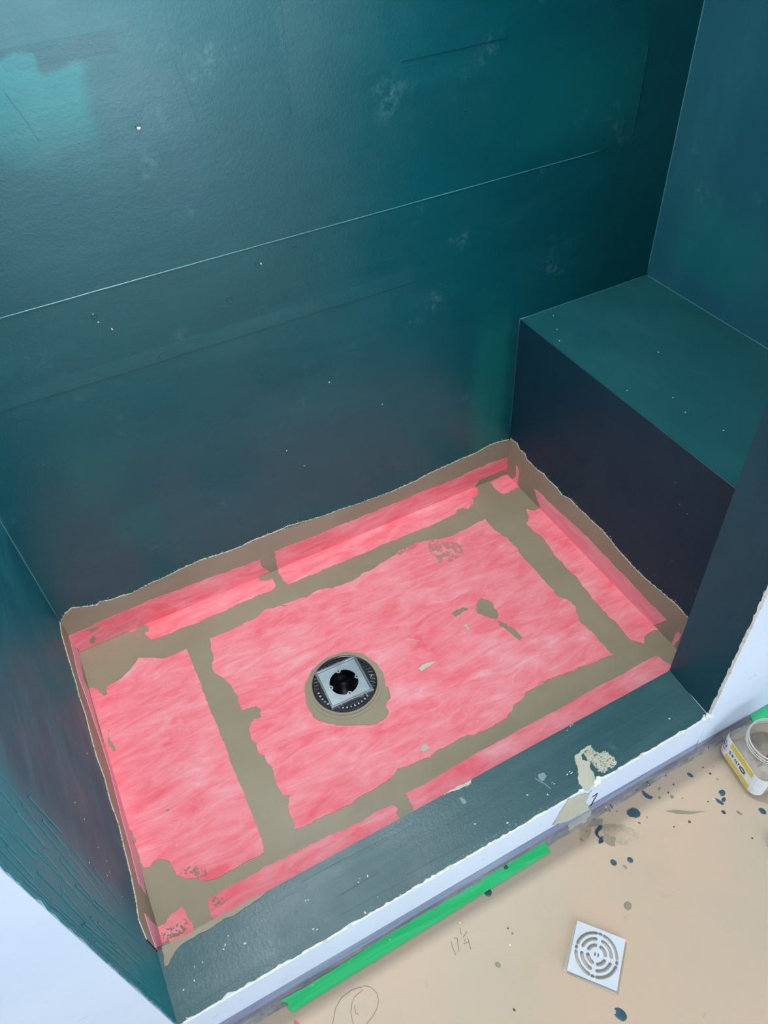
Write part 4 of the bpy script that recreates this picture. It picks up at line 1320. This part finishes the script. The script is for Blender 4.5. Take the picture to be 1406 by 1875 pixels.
def wrap(name, s0, s1, za, zb, off, mat, par=None):
    n = 22
    V, F = [], []
    for i in range(n + 1):
        s = s0 + (s1 - s0) * i / n
        for z in (za, zb):
            for o_ in (off, off - 0.0004):
                V.append(wrap_pt(s, z, o_))
    for i in range(n):
        a, b = 4 * i, 4 * i + 4
        F += [(a, b, b + 2, a + 2), (a + 1, a + 3, b + 3, b + 1), (a, a + 1, b + 1, b), (a + 2, b + 2, b + 3, a + 3)]
    F += [(0, 2, 3, 1), (4 * n, 4 * n + 1, 4 * n + 3, 4 * n + 2)]
    return link_mesh(name, V, F, mat, par if par is not None else jar)


lab = wrap('paper_label', -0.078, 0.064, 0.022, 0.088, 0.0009, M['label_white'])
wrap('yellow_stripe', -0.040, 0.036, 0.068, 0.0862, 0.0014, M['label_yellow'], lab)
wrap('yellow_stripe', -0.044, 0.036, 0.0245, 0.040, 0.0014, M['label_yellow'], lab)
# black lettering and oval emblem on the white middle band, small house emblem at the far corner
V, F = [], []


def stroke(pts, w=0.0013, off=0.0016):
    tube_geo([wrap_pt(s, z, off) for s, z in pts], w / 2, V, F, 5)


for s0, g in ((0.031, [(0, 0), (-.004, .0), (0, .008), (-.004, .008)]), (0.022, [(0, 0), (0, .008)]), (0.022, [(-.004, 0), (0, .004), (-.004, .008)]),
              (0.013, [(0, 0), (-.002, .008), (-.004, 0)]), (0.006, [(0, .008), (0, 0), (-.003, 0)]), (0.0, [(0, 0), (0, .008), (-.003, .008)])):
    stroke([(s0 + a, 0.050 + b) for a, b in g])
stroke([(-0.014 + 0.008 * math.cos(a * math.pi / 10), 0.0545 + 0.0052 * math.sin(a * math.pi / 10)) for a in range(21)], 0.0022)
stroke([(0.044, 0.052), (0.044, 0.062), (0.050, 0.070), (0.057, 0.062), (0.057, 0.052), (0.044, 0.052)], 0.0012)
stroke([(0.0505, 0.052), (0.0505, 0.062)], 0.001)
link_mesh('lettering', V, F, M['black_ink'], lab)
wrap('red_stripe', 0.042, 0.060, 0.041, 0.045, 0.0014, M['red_scrap'], lab)

# ------------------------------------------------------------------ blue cap at the right edge
BC = (1.1905, -0.243)
cap = thing('bottle_cap', 'blue plastic cap with a pale rim at the right edge of the tan paper', 'cap', (BC[0], BC[1], HF))
CF = lambda a, b, h: (a, b, HF + h)
slab('pale_rim', CF, [circ(BC[0], BC[1], 0.0175, 32)], 0.0003, 0.003, M['pale_plastic'], cap)
o = slab('blue_shell', CF, [circ(BC[0], BC[1], 0.0150, 32)], 0.003, 0.012, M['blue_plastic'], cap)
md = o.modifiers.new('bevel', 'BEVEL')
md.width = 0.002
md.segments = 3
V, F = [], []
for k in range(24):
    a = 2 * math.pi * k / 24
    p = (BC[0] + 0.0151 * math.cos(a), BC[1] + 0.0151 * math.sin(a))
    tube_geo([(p[0], p[1], HF + 0.003), (p[0], p[1], HF + 0.0105)], 0.0007, V, F, 5)
link_mesh('grip_ribs', V, F, M['blue_plastic'], cap)
# ------------------------------------------------------------------ lamps
fill_lamp = thing('shower_light', 'square lamp hanging high inside the shower near the back wall', 'lamp', (0.44, 0.70, 2.07))  # unseen fixture made up to carry the fill light inside the shower
box('housing', (0.29, 0.55, 2.055), (0.59, 0.85, 2.08), M['frame_white'], fill_lamp)
box('stem', (0.43, 0.69, 2.08), (0.45, 0.71, TOP), M['frame_white'], fill_lamp)
lamp = thing('ceiling_light', 'square flat ceiling lamp in front of the shower', 'lamp', (0.15, -0.75, TOP))
box('housing', (-0.32, -1.22, TOP - 0.012), (0.62, -0.28, TOP), M['frame_white'], lamp)
